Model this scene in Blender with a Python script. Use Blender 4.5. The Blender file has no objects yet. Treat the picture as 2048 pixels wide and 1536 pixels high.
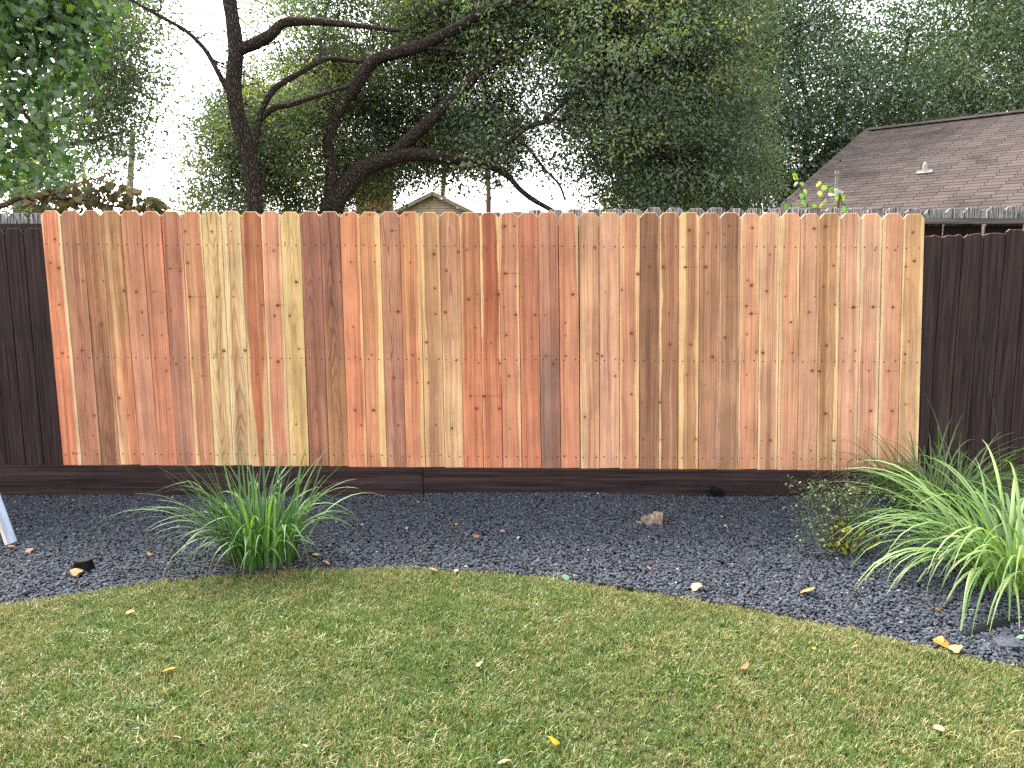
import bpy, math, random
import numpy as np
from mathutils import Vector, Matrix, noise as mnoise

random.seed(7); rng = np.random.default_rng(7)
sc = bpy.context.scene
col = sc.collection
R = math.radians

# ---------------------------------------------------------------- camera
F = 1450.0; PITCH = R(6.5); CAMH = 1.416; D = 5.24
cp, sp = math.cos(PITCH), math.sin(PITCH)
cam_d = bpy.data.cameras.new('camera'); cam = bpy.data.objects.new('camera', cam_d); col.objects.link(cam)
cam.location = (0, 0, CAMH); cam.rotation_euler = (R(90) - PITCH, 0, 0)
cam_d.sensor_fit = 'HORIZONTAL'; cam_d.sensor_width = 36.0; cam_d.lens = 36.0 * F / 2048
cam_d.clip_start = 0.05; cam_d.clip_end = 3000
sc.camera = cam

# ---------------------------------------------------------------- sky and sun (hazy sun behind the trees, upper left)
SUN_AZ, SUN_EL = R(-38), R(50)
w = bpy.data.worlds.new('World'); sc.world = w; w.use_nodes = True
nt = w.node_tree; nt.nodes.clear()
wo = nt.nodes.new('ShaderNodeOutputWorld'); bg = nt.nodes.new('ShaderNodeBackground')
sky = nt.nodes.new('ShaderNodeTexSky'); sky.sky_type = 'NISHITA'; sky.sun_disc = False
sky.sun_elevation = SUN_EL; sky.sun_rotation = SUN_AZ
sky.air_density = 1.0; sky.dust_density = 3.0; sky.ozone_density = 1.0
hsv = nt.nodes.new('ShaderNodeHueSaturation'); hsv.inputs['Saturation'].default_value = 0.2
nt.links.new(sky.outputs[0], hsv.inputs['Color']); nt.links.new(hsv.outputs[0], bg.inputs[0])
bg.inputs[1].default_value = 0.15
nt.links.new(bg.outputs[0], wo.inputs[0])
sun_d = bpy.data.lights.new('sun', 'SUN'); sun = bpy.data.objects.new('sun', sun_d); col.objects.link(sun)
sun_d.energy = 1.6; sun_d.angle = R(14); sun_d.color = (1.0, 0.94, 0.84)
sdir = Vector((math.sin(SUN_AZ) * math.cos(SUN_EL), math.cos(SUN_AZ) * math.cos(SUN_EL), math.sin(SUN_EL)))
sun.rotation_euler = sdir.to_track_quat('Z', 'Y').to_euler(); sun.location = sdir * 30
vs = sc.view_settings
vs.view_transform = 'Standard'; vs.look = 'None'; vs.exposure = 2.42; vs.gamma = 1.0; vs.use_curve_mapping = False
cy = sc.cycles
cy.use_denoising = False
cy.max_bounces = 6; cy.diffuse_bounces = 3; cy.glossy_bounces = 2; cy.transmission_bounces = 4; cy.transparent_max_bounces = 4
cy.caustics_reflective = False; cy.caustics_refractive = False

# ---------------------------------------------------------------- pixel -> place
def ray(px, py):
    xc = (px - 1024) / F; yc = (768 - py) / F
    return Vector((xc, cp + yc * sp, -sp + yc * cp))
def P(px, py, Y):
    d = ray(px, py); t = Y / d.y
    return Vector((d.x * t, Y, CAMH + d.z * t))
def G(px, py, z=0.0):
    d = ray(px, py); t = (z - CAMH) / d.z
    return Vector((d.x * t, d.y * t, z))

# ---------------------------------------------------------------- helpers
def lin(c, k=1.0):
    return tuple(((v / 255 / 12.92) if v <= 10 else ((v / 255 + 0.055) / 1.055) ** 2.4) * k for v in c) + (1.0,)

def tag(o, label, cat, group=None, kind=None):
    o['label'] = label; o['category'] = cat
    if group: o['group'] = group
    if kind: o['kind'] = kind
    return o

def empty(name, loc=(0, 0, 0)):
    o = bpy.data.objects.new(name, None); o.location = loc; o.empty_display_size = 0.1
    col.objects.link(o); return o

def link(name, me, parent=None, loc=None, rot=None, mat=None):
    o = bpy.data.objects.new(name, me)
    if mat is not None and not me.materials: me.materials.append(mat)
    if parent is not None:
        o.parent = parent
        base = loc if loc is not None else Vector((0, 0, 0))
        pw = Vector(parent.location)
        if parent.parent is not None: pw = pw + Vector(parent.parent.location)
        o.location = Vector(base) - pw
    elif loc is not None: o.location = loc
    if rot is not None: o.rotation_euler = rot
    col.objects.link(o); return o

def mesh(name, v, f, smooth=False):
    me = bpy.data.meshes.new(name); me.from_pydata([tuple(p) for p in v], [], f)
    if smooth: me.polygons.foreach_set('use_smooth', [True] * len(me.polygons))
    me.update(); return me

class MB:
    def __init__(s): s.v = []; s.f = []; s.m = []
    def add(s, v, f, mi=0):
        n = len(s.v); s.v += [Vector(p) for p in v]; s.f += [[i + n for i in q] for q in f]; s.m += [mi] * len(f)
    def box(s, a, b, mi=0):
        x0, y0, z0 = a; x1, y1, z1 = b
        s.add([(x0, y0, z0), (x1, y0, z0), (x1, y1, z0), (x0, y1, z0), (x0, y0, z1), (x1, y0, z1), (x1, y1, z1), (x0, y1, z1)],
              [(0, 3, 2, 1), (4, 5, 6, 7), (0, 1, 5, 4), (1, 2, 6, 5), (2, 3, 7, 6), (3, 0, 4, 7)], mi)
    def tube(s, pts, rad, sides=8, mi=0, cap=True, rough=0.0):
        pts = [Vector(p) for p in pts]; n0 = len(s.v); k = len(pts)
        up = Vector((0.13, 0.97, 0.21))
        for i, p in enumerate(pts):
            t = (pts[min(i + 1, k - 1)] - pts[max(i - 1, 0)]).normalized()
            a = t.cross(up).normalized(); b = t.cross(a).normalized()
            for j in range(sides):
                an = 2 * math.pi * j / sides
                q = a * math.cos(an) + b * math.sin(an)
                r = rad[i]
                if rough: r *= 1 + rough * mnoise.noise(Vector((q.x * 1.5 + p.x * 3, q.y * 1.5 + p.y * 3, p.z * 3)))
                s.v.append(p + q * r)
        for i in range(k - 1):
            for j in range(sides):
                j2 = (j + 1) % sides
                s.f.append([n0 + i * sides + j, n0 + i * sides + j2, n0 + (i + 1) * sides + j2, n0 + (i + 1) * sides + j]); s.m.append(mi)
        if cap:
            s.f.append([n0 + j for j in reversed(range(sides))]); s.m.append(mi)
            s.f.append([n0 + (k - 1) * sides + j for j in range(sides)]); s.m.append(mi)
    def build(s, name, mats, parent=None, loc=None, smooth=False, off=None):
        off = Vector(off) if off is not None else Vector((0, 0, 0))
        me = mesh(name, [p - off for p in s.v], s.f, smooth)
        for m in (mats if isinstance(mats, (list, tuple)) else [mats]): me.materials.append(m)
        me.polygons.foreach_set('material_index', s.m)
        return link(name, me, parent, loc if loc is not None else off)

def smooth_path(pts, rad, n=4):
    """Catmull-Rom through pts"""
    P_ = [Vector(p) for p in pts]; out = []; ro = []
    for i in range(len(P_) - 1):
        p0 = P_[max(i - 1, 0)]; p1 = P_[i]; p2 = P_[i + 1]; p3 = P_[min(i + 2, len(P_) - 1)]
        for k in range(n):
            t = k / n
            out.append(0.5 * ((2 * p1) + (p2 - p0) * t + (2 * p0 - 5 * p1 + 4 * p2 - p3) * t * t + (3 * p1 - p0 - 3 * p2 + p3) * t ** 3))
            ro.append(rad[i] * (1 - t) + rad[i + 1] * t)
    out.append(P_[-1]); ro.append(rad[-1]); return out, ro

# node helpers
class NT:
    def __init__(s, tree): s.t = tree
    def n(s, typ, **kw):
        nd = s.t.nodes.new(typ)
        for k, v in kw.items(): setattr(nd, k, v)
        return nd
    def set(s, sock, val):
        if hasattr(val, 'node') or isinstance(val, bpy.types.NodeSocket): s.t.links.new(val, sock)
        elif val is not None: sock.default_value = val
    def math(s, op, a, b=None, c=None, clamp=False):
        nd = s.n('ShaderNodeMath', operation=op, use_clamp=clamp)
        s.set(nd.inputs[0], a)
        if b is not None: s.set(nd.inputs[1], b)
        if c is not None: s.set(nd.inputs[2], c)
        return nd.outputs[0]
    def sstep(s, x, a, b, o0=0.0, o1=1.0):
        nd = s.n('ShaderNodeMapRange', interpolation_type='SMOOTHSTEP')
        for i, v in enumerate((x, a, b, o0, o1)): s.set(nd.inputs[i], v)
        return nd.outputs[0]
    def mix(s, f, a, b, blend='MIX'):
        nd = s.n('ShaderNodeMix', data_type='RGBA', blend_type=blend, clamp_factor=True)
        s.set(nd.inputs[0], f); s.set(nd.inputs[6], a); s.set(nd.inputs[7], b)
        return nd.outputs[2]
    def comb(s, x, y, z):
        nd = s.n('ShaderNodeCombineXYZ')
        for i, v in enumerate((x, y, z)): s.set(nd.inputs[i], v)
        return nd.outputs[0]
    def sep(s, v):
        nd = s.n('ShaderNodeSeparateXYZ'); s.set(nd.inputs[0], v); return nd.outputs
    def noise(s, vec, scale=1.0, detail=3.0, rough=0.55, dist=0.0):
        nd = s.n('ShaderNodeTexNoise'); s.set(nd.inputs['Vector'], vec)
        nd.inputs['Scale'].default_value = scale; nd.inputs['Detail'].default_value = detail
        nd.inputs['Roughness'].default_value = rough; nd.inputs['Distortion'].default_value = dist
        return nd.outputs[0]
    def obj(s): return s.n('ShaderNodeTexCoord').outputs['Object']
    def attr(s, name, typ='GEOMETRY', out=2):
        nd = s.n('ShaderNodeAttribute', attribute_type=typ, attribute_name=name); return nd.outputs[out]

def new_mat(name):
    m = bpy.data.materials.new(name); m.use_nodes = True; m.node_tree.nodes.clear()
    return m, NT(m.node_tree)

def finish(t, color, rough=0.8, height=None, bump=0.3, dist=0.01, spec=0.3, metallic=0.0):
    b = t.n('ShaderNodeBsdfPrincipled'); o = t.n('ShaderNodeOutputMaterial')
    t.set(b.inputs['Base Color'], color); t.set(b.inputs['Roughness'], rough)
    b.inputs['Specular IOR Level'].default_value = spec; b.inputs['Metallic'].default_value = metallic
    if height is not None:
        bp = t.n('ShaderNodeBump'); bp.inputs['Strength'].default_value = bump; bp.inputs['Distance'].default_value = dist
        t.set(bp.inputs['Height'], height); t.t.links.new(bp.outputs[0], b.inputs['Normal'])
    t.t.links.new(b.outputs[0], o.inputs[0])

def noisy_mat(name, c1, c2, scale=(8, 8, 8), rough=0.85, detail=4, bump=0.3, dist=0.01, spec=0.25, lo=0.35, hi=0.65, metallic=0.0):
    m, t = new_mat(name)
    mp = t.n('ShaderNodeMapping'); mp.inputs['Scale'].default_value = scale; t.set(mp.inputs[0], t.obj())
    n = t.noise(mp.outputs[0], 1.0, detail, 0.6)
    f = t.sstep(n, lo, hi)
    finish(t, t.mix(f, c1, c2), rough, n, bump, dist, spec, metallic)
    return m

# ---------------------------------------------------------------- wood materials
KW = 0.90      # display colour -> albedo on the fence
PW, PH = 0.1397, 1.842

def make_wood_group():
    g = bpy.data.node_groups.new('cedar_board', 'ShaderNodeTree'); t = NT(g)
    I = g.interface
    def sock(n, ty, d, out=False):
        s = I.new_socket(n, in_out='OUTPUT' if out else 'INPUT', socket_type=ty)
        if d is not None: s.default_value = d
    for n in ('Heart', 'Heart2', 'Sap'): sock(n, 'NodeSocketColor', (0.5, 0.3, 0.2, 1))
    for n in ('SLt', 'SLb', 'SRt', 'SRb', 'Cath', 'Seed', 'SU', 'SW', 'SS', 'ST', 'CK', 'CZ'): sock(n, 'NodeSocketFloat', 0.0)
    sock('Color', 'NodeSocketColor', None, True); sock('Height', 'NodeSocketFloat', None, True)
    gi = t.n('NodeGroupInput').outputs; go = t.n('NodeGroupOutput')
    x, y, z = t.sep(t.obj())[:3]
    u = t.math('MULTIPLY_ADD', x, 1 / PW, 0.5); v = t.math('MULTIPLY_ADD', z, -1 / PH, 1.0)
    seed = gi['Seed']
    wob = t.math('SUBTRACT', t.noise(t.comb(seed, t.math('MULTIPLY', z, 2.2), 0.3), 1.0, 2.0), 0.5)
    fine_w = t.math('MULTIPLY', t.math('SUBTRACT', t.noise(t.comb(seed, t.math('MULTIPLY', z, 14.0), 5.0), 1.0, 2.0), 0.5), 0.05)
    uw = t.math('ADD', u, t.math('MULTIPLY_ADD', wob, 0.28, fine_w))
    sl = t.math('MULTIPLY_ADD', v, t.math('SUBTRACT', gi['SLb'], gi['SLt']), gi['SLt'])
    sr = t.math('MULTIPLY_ADD', v, t.math('SUBTRACT', gi['SRb'], gi['SRt']), gi['SRt'])
    ml = t.sstep(t.math('SUBTRACT', uw, sl), 0.05, -0.05)
    mr = t.sstep(t.math('SUBTRACT', t.math('SUBTRACT', 1.0, uw), sr), 0.05, -0.05)
    sapm = t.math('MAXIMUM', ml, mr)
    vmix = t.sstep(t.math('ADD', v, t.math('MULTIPLY', wob, 0.5)), 0.3, 0.75)
    heart = t.mix(vmix, gi['Heart'], gi['Heart2'])
    # broad streaks
    xs = t.math('ADD', x, t.math('MULTIPLY', wob, 0.03))
    br = t.noise(t.comb(t.math('MULTIPLY_ADD', xs, 40.0, t.math('MULTIPLY', seed, 7.0)), t.math('MULTIPLY', z, 0.5), seed), 1.0, 3.0)
    heart = t.mix(t.sstep(br, 0.5, 0.68, 0.0, 0.75), heart, t.mix(1.0, heart, (0.64, 0.53, 0.48, 1), 'MULTIPLY'))
    heart = t.mix(t.sstep(br, 0.49, 0.32, 0.0, 0.75), heart, t.mix(0.55, heart, gi['Sap']))
    # explicit dark stripe (SU centre, SW half width, SS strength, ST start v)
    du = t.math('ABSOLUTE', t.math('SUBTRACT', uw, gi['SU']))
    st = t.math('MULTIPLY', t.sstep(t.math('SUBTRACT', du, gi['SW']), 0.07, -0.05), gi['SS'])
    stz = t.sstep(t.math('SUBTRACT', v, gi['ST']), -0.12, 0.1)
    colr = t.mix(sapm, heart, gi['Sap'])
    colr = t.mix(t.math('MULTIPLY', st, stz), colr, t.mix(1.0, gi['Heart'], (0.50, 0.44, 0.42, 1), 'MULTIPLY'))
    # fine straight grain
    fg = t.noise(t.comb(t.math('MULTIPLY_ADD', xs, 170.0, t.math('MULTIPLY', seed, 3.0)), t.math('MULTIPLY', z, 1.6), seed), 1.0, 4.0, 0.65)
    val = t.sstep(fg, 0.28, 0.72, 0.72, 1.20)
    # ring lines of straight grain
    ph = t.math('MULTIPLY_ADD', xs, 520.0, t.math('MULTIPLY', t.noise(t.comb(t.math('MULTIPLY', x, 9.0), t.math('MULTIPLY', z, 0.8), seed), 1.0, 2.0), 22.0))
    rg = t.math('MULTIPLY_ADD', t.math('SINE', ph), 0.5, 0.5)
    rg = t.math('POWER', rg, 3.0)
    val = t.math('MULTIPLY', val, t.math('SUBTRACT', 1.0, t.math('MULTIPLY', rg, t.math('SUBTRACT', 0.15, t.math('MULTIPLY', gi['Cath'], 0.12)))))
    # cathedral arches
    cx = t.math('SUBTRACT', xs, t.math('MULTIPLY', t.math('SUBTRACT', t.noise(t.comb(seed, seed, 1.0), 1.7, 0.0), 0.5), 0.08))
    nz = t.noise(t.comb(t.math('MULTIPLY', x, 9.0), t.math('MULTIPLY', z, 1.3), seed), 1.0, 3.0, 0.55)
    camp = t.sstep(t.noise(t.comb(t.math('MULTIPLY', x, 10.0), t.math('MULTIPLY', z, 2.5), t.math('ADD', seed, 4.0)), 1.0, 2.0), .3, .65, .35, 1.0)
    phc = t.math('ADD', t.math('MULTIPLY', t.math('MULTIPLY', cx, cx), gi['CK']), t.math('MULTIPLY_ADD', nz, 34.0, t.math('MULTIPLY', z, gi['CZ'])))
    rc = t.math('POWER', t.math('MULTIPLY_ADD', t.math('SINE', phc), 0.5, 0.5), 2.5)
    val = t.math('MULTIPLY', val, t.math('SUBTRACT', 1.06, t.math('MULTIPLY', t.math('MULTIPLY', rc, t.math('MULTIPLY', gi['Cath'], camp)), 0.50)))
    # saw marks / blotches
    bl = t.noise(t.comb(t.math('MULTIPLY', x, 6.0), t.math('MULTIPLY', z, 3.0), t.math('ADD', seed, 9.0)), 1.0, 4.0, 0.6)
    val = t.math('MULTIPLY', val, t.sstep(bl, 0.28, 0.72, 0.82, 1.12))
    sm = t.noise(t.comb(t.math('MULTIPLY', x, 7.0), t.math('MULTIPLY', z, 190.0), seed), 1.0, 2.0)
    val = t.math('MULTIPLY', val, t.sstep(sm, 0.3, 0.8, 0.97, 1.05))
    pore = t.noise(t.comb(t.math('MULTIPLY', x, 700.0), t.math('MULTIPLY', z, 90.0), seed), 1.0, 2.0)
    val = t.math('MULTIPLY', val, t.sstep(pore, 0.30, 0.5, 0.86, 1.02))
    vc = t.n('ShaderNodeCombineColor')
    for i in range(3): t.set(vc.inputs[i], val)
    out = t.mix(1.0, colr, vc.outputs[0], 'MULTIPLY')
    t.set(go.inputs['Color'], out); t.set(go.inputs['Height'], t.math('MULTIPLY', fg, 1.0))
    return g

def make_knot_group():
    g = bpy.data.node_groups.new('knot', 'ShaderNodeTree'); t = NT(g); I = g.interface
    I.new_socket('Color', in_out='INPUT', socket_type='NodeSocketColor')
    for n in ('KX', 'KZ', 'KR', 'Line'): I.new_socket(n, in_out='INPUT', socket_type='NodeSocketFloat')
    I.new_socket('Color', in_out='OUTPUT', socket_type='NodeSocketColor')
    gi = t.n('NodeGroupInput').outputs; go = t.n('NodeGroupOutput')
    ob = t.obj(); x, y, z = t.sep(ob)[:3]
    dx = t.math('DIVIDE', t.math('SUBTRACT', x, gi['KX']), gi['KR']); dz = t.math('DIVIDE', t.math('SUBTRACT', z, gi['KZ']), gi['KR'])
    ns = t.math('MULTIPLY', t.math('SUBTRACT', t.noise(ob, 160.0, 2.0), 0.5), 0.9)
    d = t.math('ADD', t.math('SQRT', t.math('ADD', t.math('MULTIPLY', dx, dx), t.math('MULTIPLY', t.math('MULTIPLY', dz, dz), 1.3))), ns)
    hx = t.math('MULTIPLY', dx, 0.5); hz = t.math('MULTIPLY', dz, 0.34)
    h = t.math('SQRT', t.math('ADD', t.math('MULTIPLY', hx, hx), t.math('MULTIPLY', hz, hz)))
    c = t.mix(t.sstep(h, 1.3, 0.2, 0.0, 0.36), gi['Color'], t.mix(1.0, gi['Color'], (0.66, 0.46, 0.38, 1), 'MULTIPLY'))
    c = t.mix(t.sstep(d, 1.25, 0.8, 0.0, 0.85), c, lin((132, 78, 50), KW))
    c = t.mix(t.sstep(d, 0.75, 0.25, 0.0, 0.75), c, lin((84, 48, 34), KW))
    ln = t.math('MULTIPLY', t.sstep(t.math('ABSOLUTE', t.math('MULTIPLY', dz, 1.0)), 0.55, 0.15), t.sstep(t.math('ABSOLUTE', t.math('SUBTRACT', dx, 4.0)), 9.0, 3.0))
    c = t.mix(t.math('MULTIPLY', ln, gi['Line']), c, t.mix(1.0, c, (0.45, 0.36, 0.32, 1), 'MULTIPLY'))
    t.set(go.inputs['Color'], c)
    return g
WOOD = make_wood_group(); KNOT = make_knot_group()

def wl(c): 
    r, g, b, a = lin(c, KW); y = .3 * r + .55 * g + .15 * b; k = .09
    return (min((r + (y - r) * k) * 1.05, .8), (g + (y - g) * k) * .985, (b + (y - b) * k) * .94, a)
def picket_mat(i, heart, heart2, sap, sl, sr, cath, knots, stripe):
    m, t = new_mat('cedar_picket')
    g = t.n('ShaderNodeGroup'); g.node_tree = WOOD
    g.inputs['Heart'].default_value = wl(heart); g.inputs['Heart2'].default_value = wl(heart2); g.inputs['Sap'].default_value = wl(sap)
    g.inputs['SLt'].default_value, g.inputs['SLb'].default_value = sl
    g.inputs['SRt'].default_value, g.inputs['SRb'].default_value = sr
    g.inputs['Cath'].default_value = cath; g.inputs['Seed'].default_value = i * 3.71 + 1.3
    rk = random.Random(i * 7 + 3)
    g.inputs['CK'].default_value = rk.uniform(4500, 11000) * rk.choice((1, 1, -1)); g.inputs['CZ'].default_value = rk.uniform(12, 34)
    for n, v in zip(('SU', 'SW', 'SS', 'ST'), stripe): g.inputs[n].default_value = v
    c = g.outputs['Color']
    for (ku, kv, kr) in knots:
        k = t.n('ShaderNodeGroup'); k.node_tree = KNOT
        t.set(k.inputs['Color'], c)
        k.inputs['KX'].default_value = (ku - 0.5) * PW; k.inputs['KZ'].default_value = (1 - kv) * PH
        k.inputs['KR'].default_value = kr; k.inputs['Line'].default_value = random.choice((0, 0, 0, 0, 0.2, 0.5))
        c = k.outputs['Color']
    finish(t, c, 0.72, g.outputs['Height'], 0.25, 0.004, 0.25)
    return m

DEF_SAP = (238, 206, 156)
N_ = (-0.2, -0.2)          # no sapwood on that side
NS = (0.5, 0.1, 0.0, 0.0)  # no stripe
# heart at top, heart at bottom, sap colour, sap left (top, bottom), sap right, cathedral, knots (u, v), stripe
PK = [
 ((224,140,96),(232,140,98),DEF_SAP,(.10,-.25),(.14,.16),.25,[(.62,.11),(.3,.2),(.7,.22),(.55,.36),(.5,.55),(.6,.95)],NS),
 ((188,130,98),(196,134,102),(206,160,118),N_,(.02,.06),.55,[(.85,.27),(.5,.54),(.85,.8),(.7,.88)],NS),
 ((172,120,82),(160,110,82),(206,154,112),N_,(.05,.16),.6,[(.45,.33),(.9,.27),(.6,.44),(.55,.54)],NS),
 ((190,138,90),(226,152,106),(238,204,150),(-.3,.22),N_,.7,[(.2,.73),(.6,.8),(.9,.31)],NS),
 ((206,142,106),(214,150,118),(216,162,124),N_,N_,.1,[(.5,.31),(.7,.39),(.65,.48)],(.5,.14,.25,.3)),
 ((206,140,104),(216,142,106),(228,146,106),N_,(.1,.2),.1,[(.4,.31),(.75,.39),(.65,.48),(.75,.62),(.75,.77)],NS),
 ((182,122,94),(176,124,98),(214,150,116),N_,(.1,.2),.2,[(.3,.22),(.8,.23),(.2,.38),(.3,.59)],NS),
 ((208,142,102),(200,138,102),(240,196,134),(.02,.2),(.1,-.2),.3,[(.15,.08),(.2,.2),(.2,.33),(.8,.37),(.6,.64)],NS),
 ((232,194,132),(222,182,126),(240,208,150),(.2,.2),(.2,.2),.9,[(.5,.08),(.6,.33),(.8,.54)],(.5,.12,.18,.75)),
 ((228,190,132),(214,170,120),(240,210,156),(.25,.15),(.25,.15),.9,[(.5,.08),(.45,.33),(.92,.54)],(.5,.25,.45,.72)),
 ((184,114,76),(196,118,78),(226,184,130),(-.25,.42),(-.2,.35),.15,[(.9,.36),(.5,.63),(.6,.9)],NS),
 ((218,152,116),(214,144,108),(238,196,144),(.1,.14),(.1,.14),.1,[(.6,.15),(.7,.36),(.5,.4),(.6,.58)],NS),
 ((222,188,122),(214,174,108),(230,198,134),(.2,.3),(.1,.1),.55,[(.7,.27),(.3,.4),(.7,.53),(.4,.83),(.2,.12)],NS),
 ((172,116,94),(182,124,96),(190,140,110),N_,N_,.9,[(.9,.26)],(.5,.2,.25,-.2)),
 ((168,114,92),(190,138,90),(202,152,106),N_,(-.2,.1),1.0,[(.93,.27)],(.6,.2,.25,-.3)),
 ((228,150,106),(230,148,104),(240,186,132),N_,(.1,.1),.1,[(.35,.01),(.5,.19),(.5,.44),(.55,.56),(.45,.77),(.75,.83)],NS),
 ((212,146,98),(222,150,106),(240,198,132),N_,(.28,.28),.05,[(.5,.01),(.7,.19),(.4,.55),(.4,.77)],NS),
 ((198,138,106),(200,140,112),(224,172,130),(-.1,-.1),N_,.8,[(.8,.38),(.5,.64),(.65,.83),(.6,.07)],NS),
 ((214,146,98),(222,150,106),(236,190,126),N_,(.16,.16),.05,[(.35,.01),(.5,.19),(.5,.55),(.7,.66)],NS),
 ((206,156,108),(204,150,112),(230,186,128),(.2,.25),(.1,.05),.2,[(.7,.16),(.7,.29),(.7,.39),(.2,.5),(.25,.66),(.6,.83)],(.45,.12,.35,-.2)),
 ((200,144,108),(232,188,136),(240,204,150),N_,N_,.85,[(.93,.15),(.3,.22),(.2,.38),(.7,.57),(.4,.84)],NS),
 ((194,128,86),(224,140,98),(234,188,130),(.06,-.1),N_,.1,[(.35,.14),(.4,.33),(.85,.31),(.7,.44),(.85,.58),(.4,.71),(.7,.76)],NS),
 ((190,112,76),(220,138,98),(240,198,138),(.14,.0),(.16,-.1),.1,[(.35,.14),(.3,.33),(.9,.31),(.5,.5),(.92,.58),(.1,.71),(.88,.76)],(.4,.12,.3,-.3)),
 ((208,142,106),(214,142,104),(232,186,130),(.12,-.1),(.08,.16),.1,[(.3,.05),(.8,.05),(.3,.23),(.8,.28),(.2,.36),(.8,.39),(.3,.47),(.4,.63),(.4,.84)],NS),
 ((198,128,96),(214,134,96),(220,150,110),N_,(-.1,.05),.1,[(.15,.32),(.8,.39),(.6,.48)],NS),
 ((206,142,110),(160,122,106),(190,150,126),N_,N_,.2,[(.3,.39),(.3,.55),(.7,.58)],(.75,.2,.5,.05)),
 ((212,142,106),(222,148,110),(212,172,124),N_,(.2,-.1),.1,[(.7,.31),(.3,.42),(.3,.47),(.3,.55),(.2,.95)],NS),
 ((222,170,128),(222,168,128),(240,206,152),(-.1,.14),N_,.2,[(.8,.13),(.9,.54),(.25,.79)],NS),
 ((222,166,130),(222,166,132),(238,196,150),N_,N_,.1,[(.3,.3),(.1,.55),(.8,.63)],NS),
 ((210,146,108),(212,150,112),(236,192,134),(.08,.08),(.2,.2),.1,[(.1,.29),(.9,.23),(.6,.46),(.6,.7)],NS),
 ((152,110,80),(166,120,88),(206,158,118),N_,(.08,.04),.1,[(.5,.2),(.15,.73),(.2,.88),(.5,.37)],NS),
 ((178,126,90),(176,124,92),(240,200,142),(.1,.1),N_,.1,[(.2,.2),(.5,.38),(.55,.5),(.05,.73),(.1,.88)],NS),
 ((184,128,90),(190,136,94),(240,198,136),(.34,.24),(.14,.1),.2,[(.3,.2),(.5,.06),(.6,.5),(.4,.62),(.9,.88)],NS),
 ((188,136,100),(190,138,102),(214,168,140),N_,(.05,.05),.1,[(.4,.07),(.3,.2),(.4,.3),(.7,.55),(.3,.66)],NS),
 ((166,122,88),(178,132,96),(216,170,138),(.05,.05),(.05,.05),.15,[(.45,.04),(.2,.07),(.4,.31),(.3,.47)],NS),
 ((218,154,112),(222,156,116),(236,196,142),(.16,.02),(.08,.02),.1,[(.6,.05),(.4,.25),(.6,.27),(.35,.35),(.6,.38),(.4,.46),(.9,.53),(.4,.62),(.4,.83)],NS),
 ((220,170,130),(212,160,122),(240,204,150),(.06,.1),(.08,.1),.15,[(.35,.29),(.5,.15),(.2,.53),(.2,.88),(.65,.88)],(.55,.12,.65,.55)),
 ((218,158,116),(220,160,122),(236,198,144),(.18,.02),(.08,.02),.1,[(.3,.31),(.6,.41),(.7,.53),(.8,.93)],NS),
 ((218,164,126),(220,164,126),(238,194,150),N_,N_,.1,[(.7,.05),(.8,.31),(.5,.37),(.7,.6),(.7,.92)],NS),
 ((196,146,100),(202,152,106),(240,204,146),(-.1,.08),(.12,.22),.5,[(.25,.04),(.7,.19),(.2,.27),(.8,.34),(.4,.5),(.06,.6),(.4,.77),(.85,.88),(.4,.95)],NS),
 ((224,168,132),(224,164,130),(240,206,160),N_,(.12,.06),.1,[(.7,.35),(.15,.47),(.85,.52),(.6,.6),(.65,.76)],NS),
 ((222,168,132),(224,164,130),(242,204,160),(.12,.06),(.1,.1),.1,[(.7,.13),(.65,.35),(.5,.6),(.65,.76)],NS),
 ((222,160,120),(224,158,122),(240,200,154),(.14,.12),N_,.3,[(.65,.13),(.6,.35),(.45,.6),(.7,.76)],NS),
 ((216,166,114),(216,168,122),(240,204,146),(.06,.04),(.16,.14),.3,[(.45,.06),(.55,.17),(.15,.19),(.25,.24),(.4,.48),(.2,.53),(.3,.73)],NS),
]
TOPX = [80,120,160,199,240,280,321,362,402,441,480,520,560,599,638,679,719,759,799,838,878,918,958,997,1036,1075,1116,1157,1198,1240,1280,1319,1359,1399,1440,1481,1521,1561,1601,1641,1682,1723,1765,1808,1849]
BOTX = [126.5,164,204,241,280,319.5,354,391,430,466.5,504,542,580,619,659,697,735,774,812,851,890,928.5,967,1006,1044,1083,1121.6,1160.6,1199.6,1239.5,1278,1317.5,1355.5,1397,1436,1475,1514.4,1554.4,1594,1633,1673.7,1713,1753.7,1794,1836]

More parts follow.
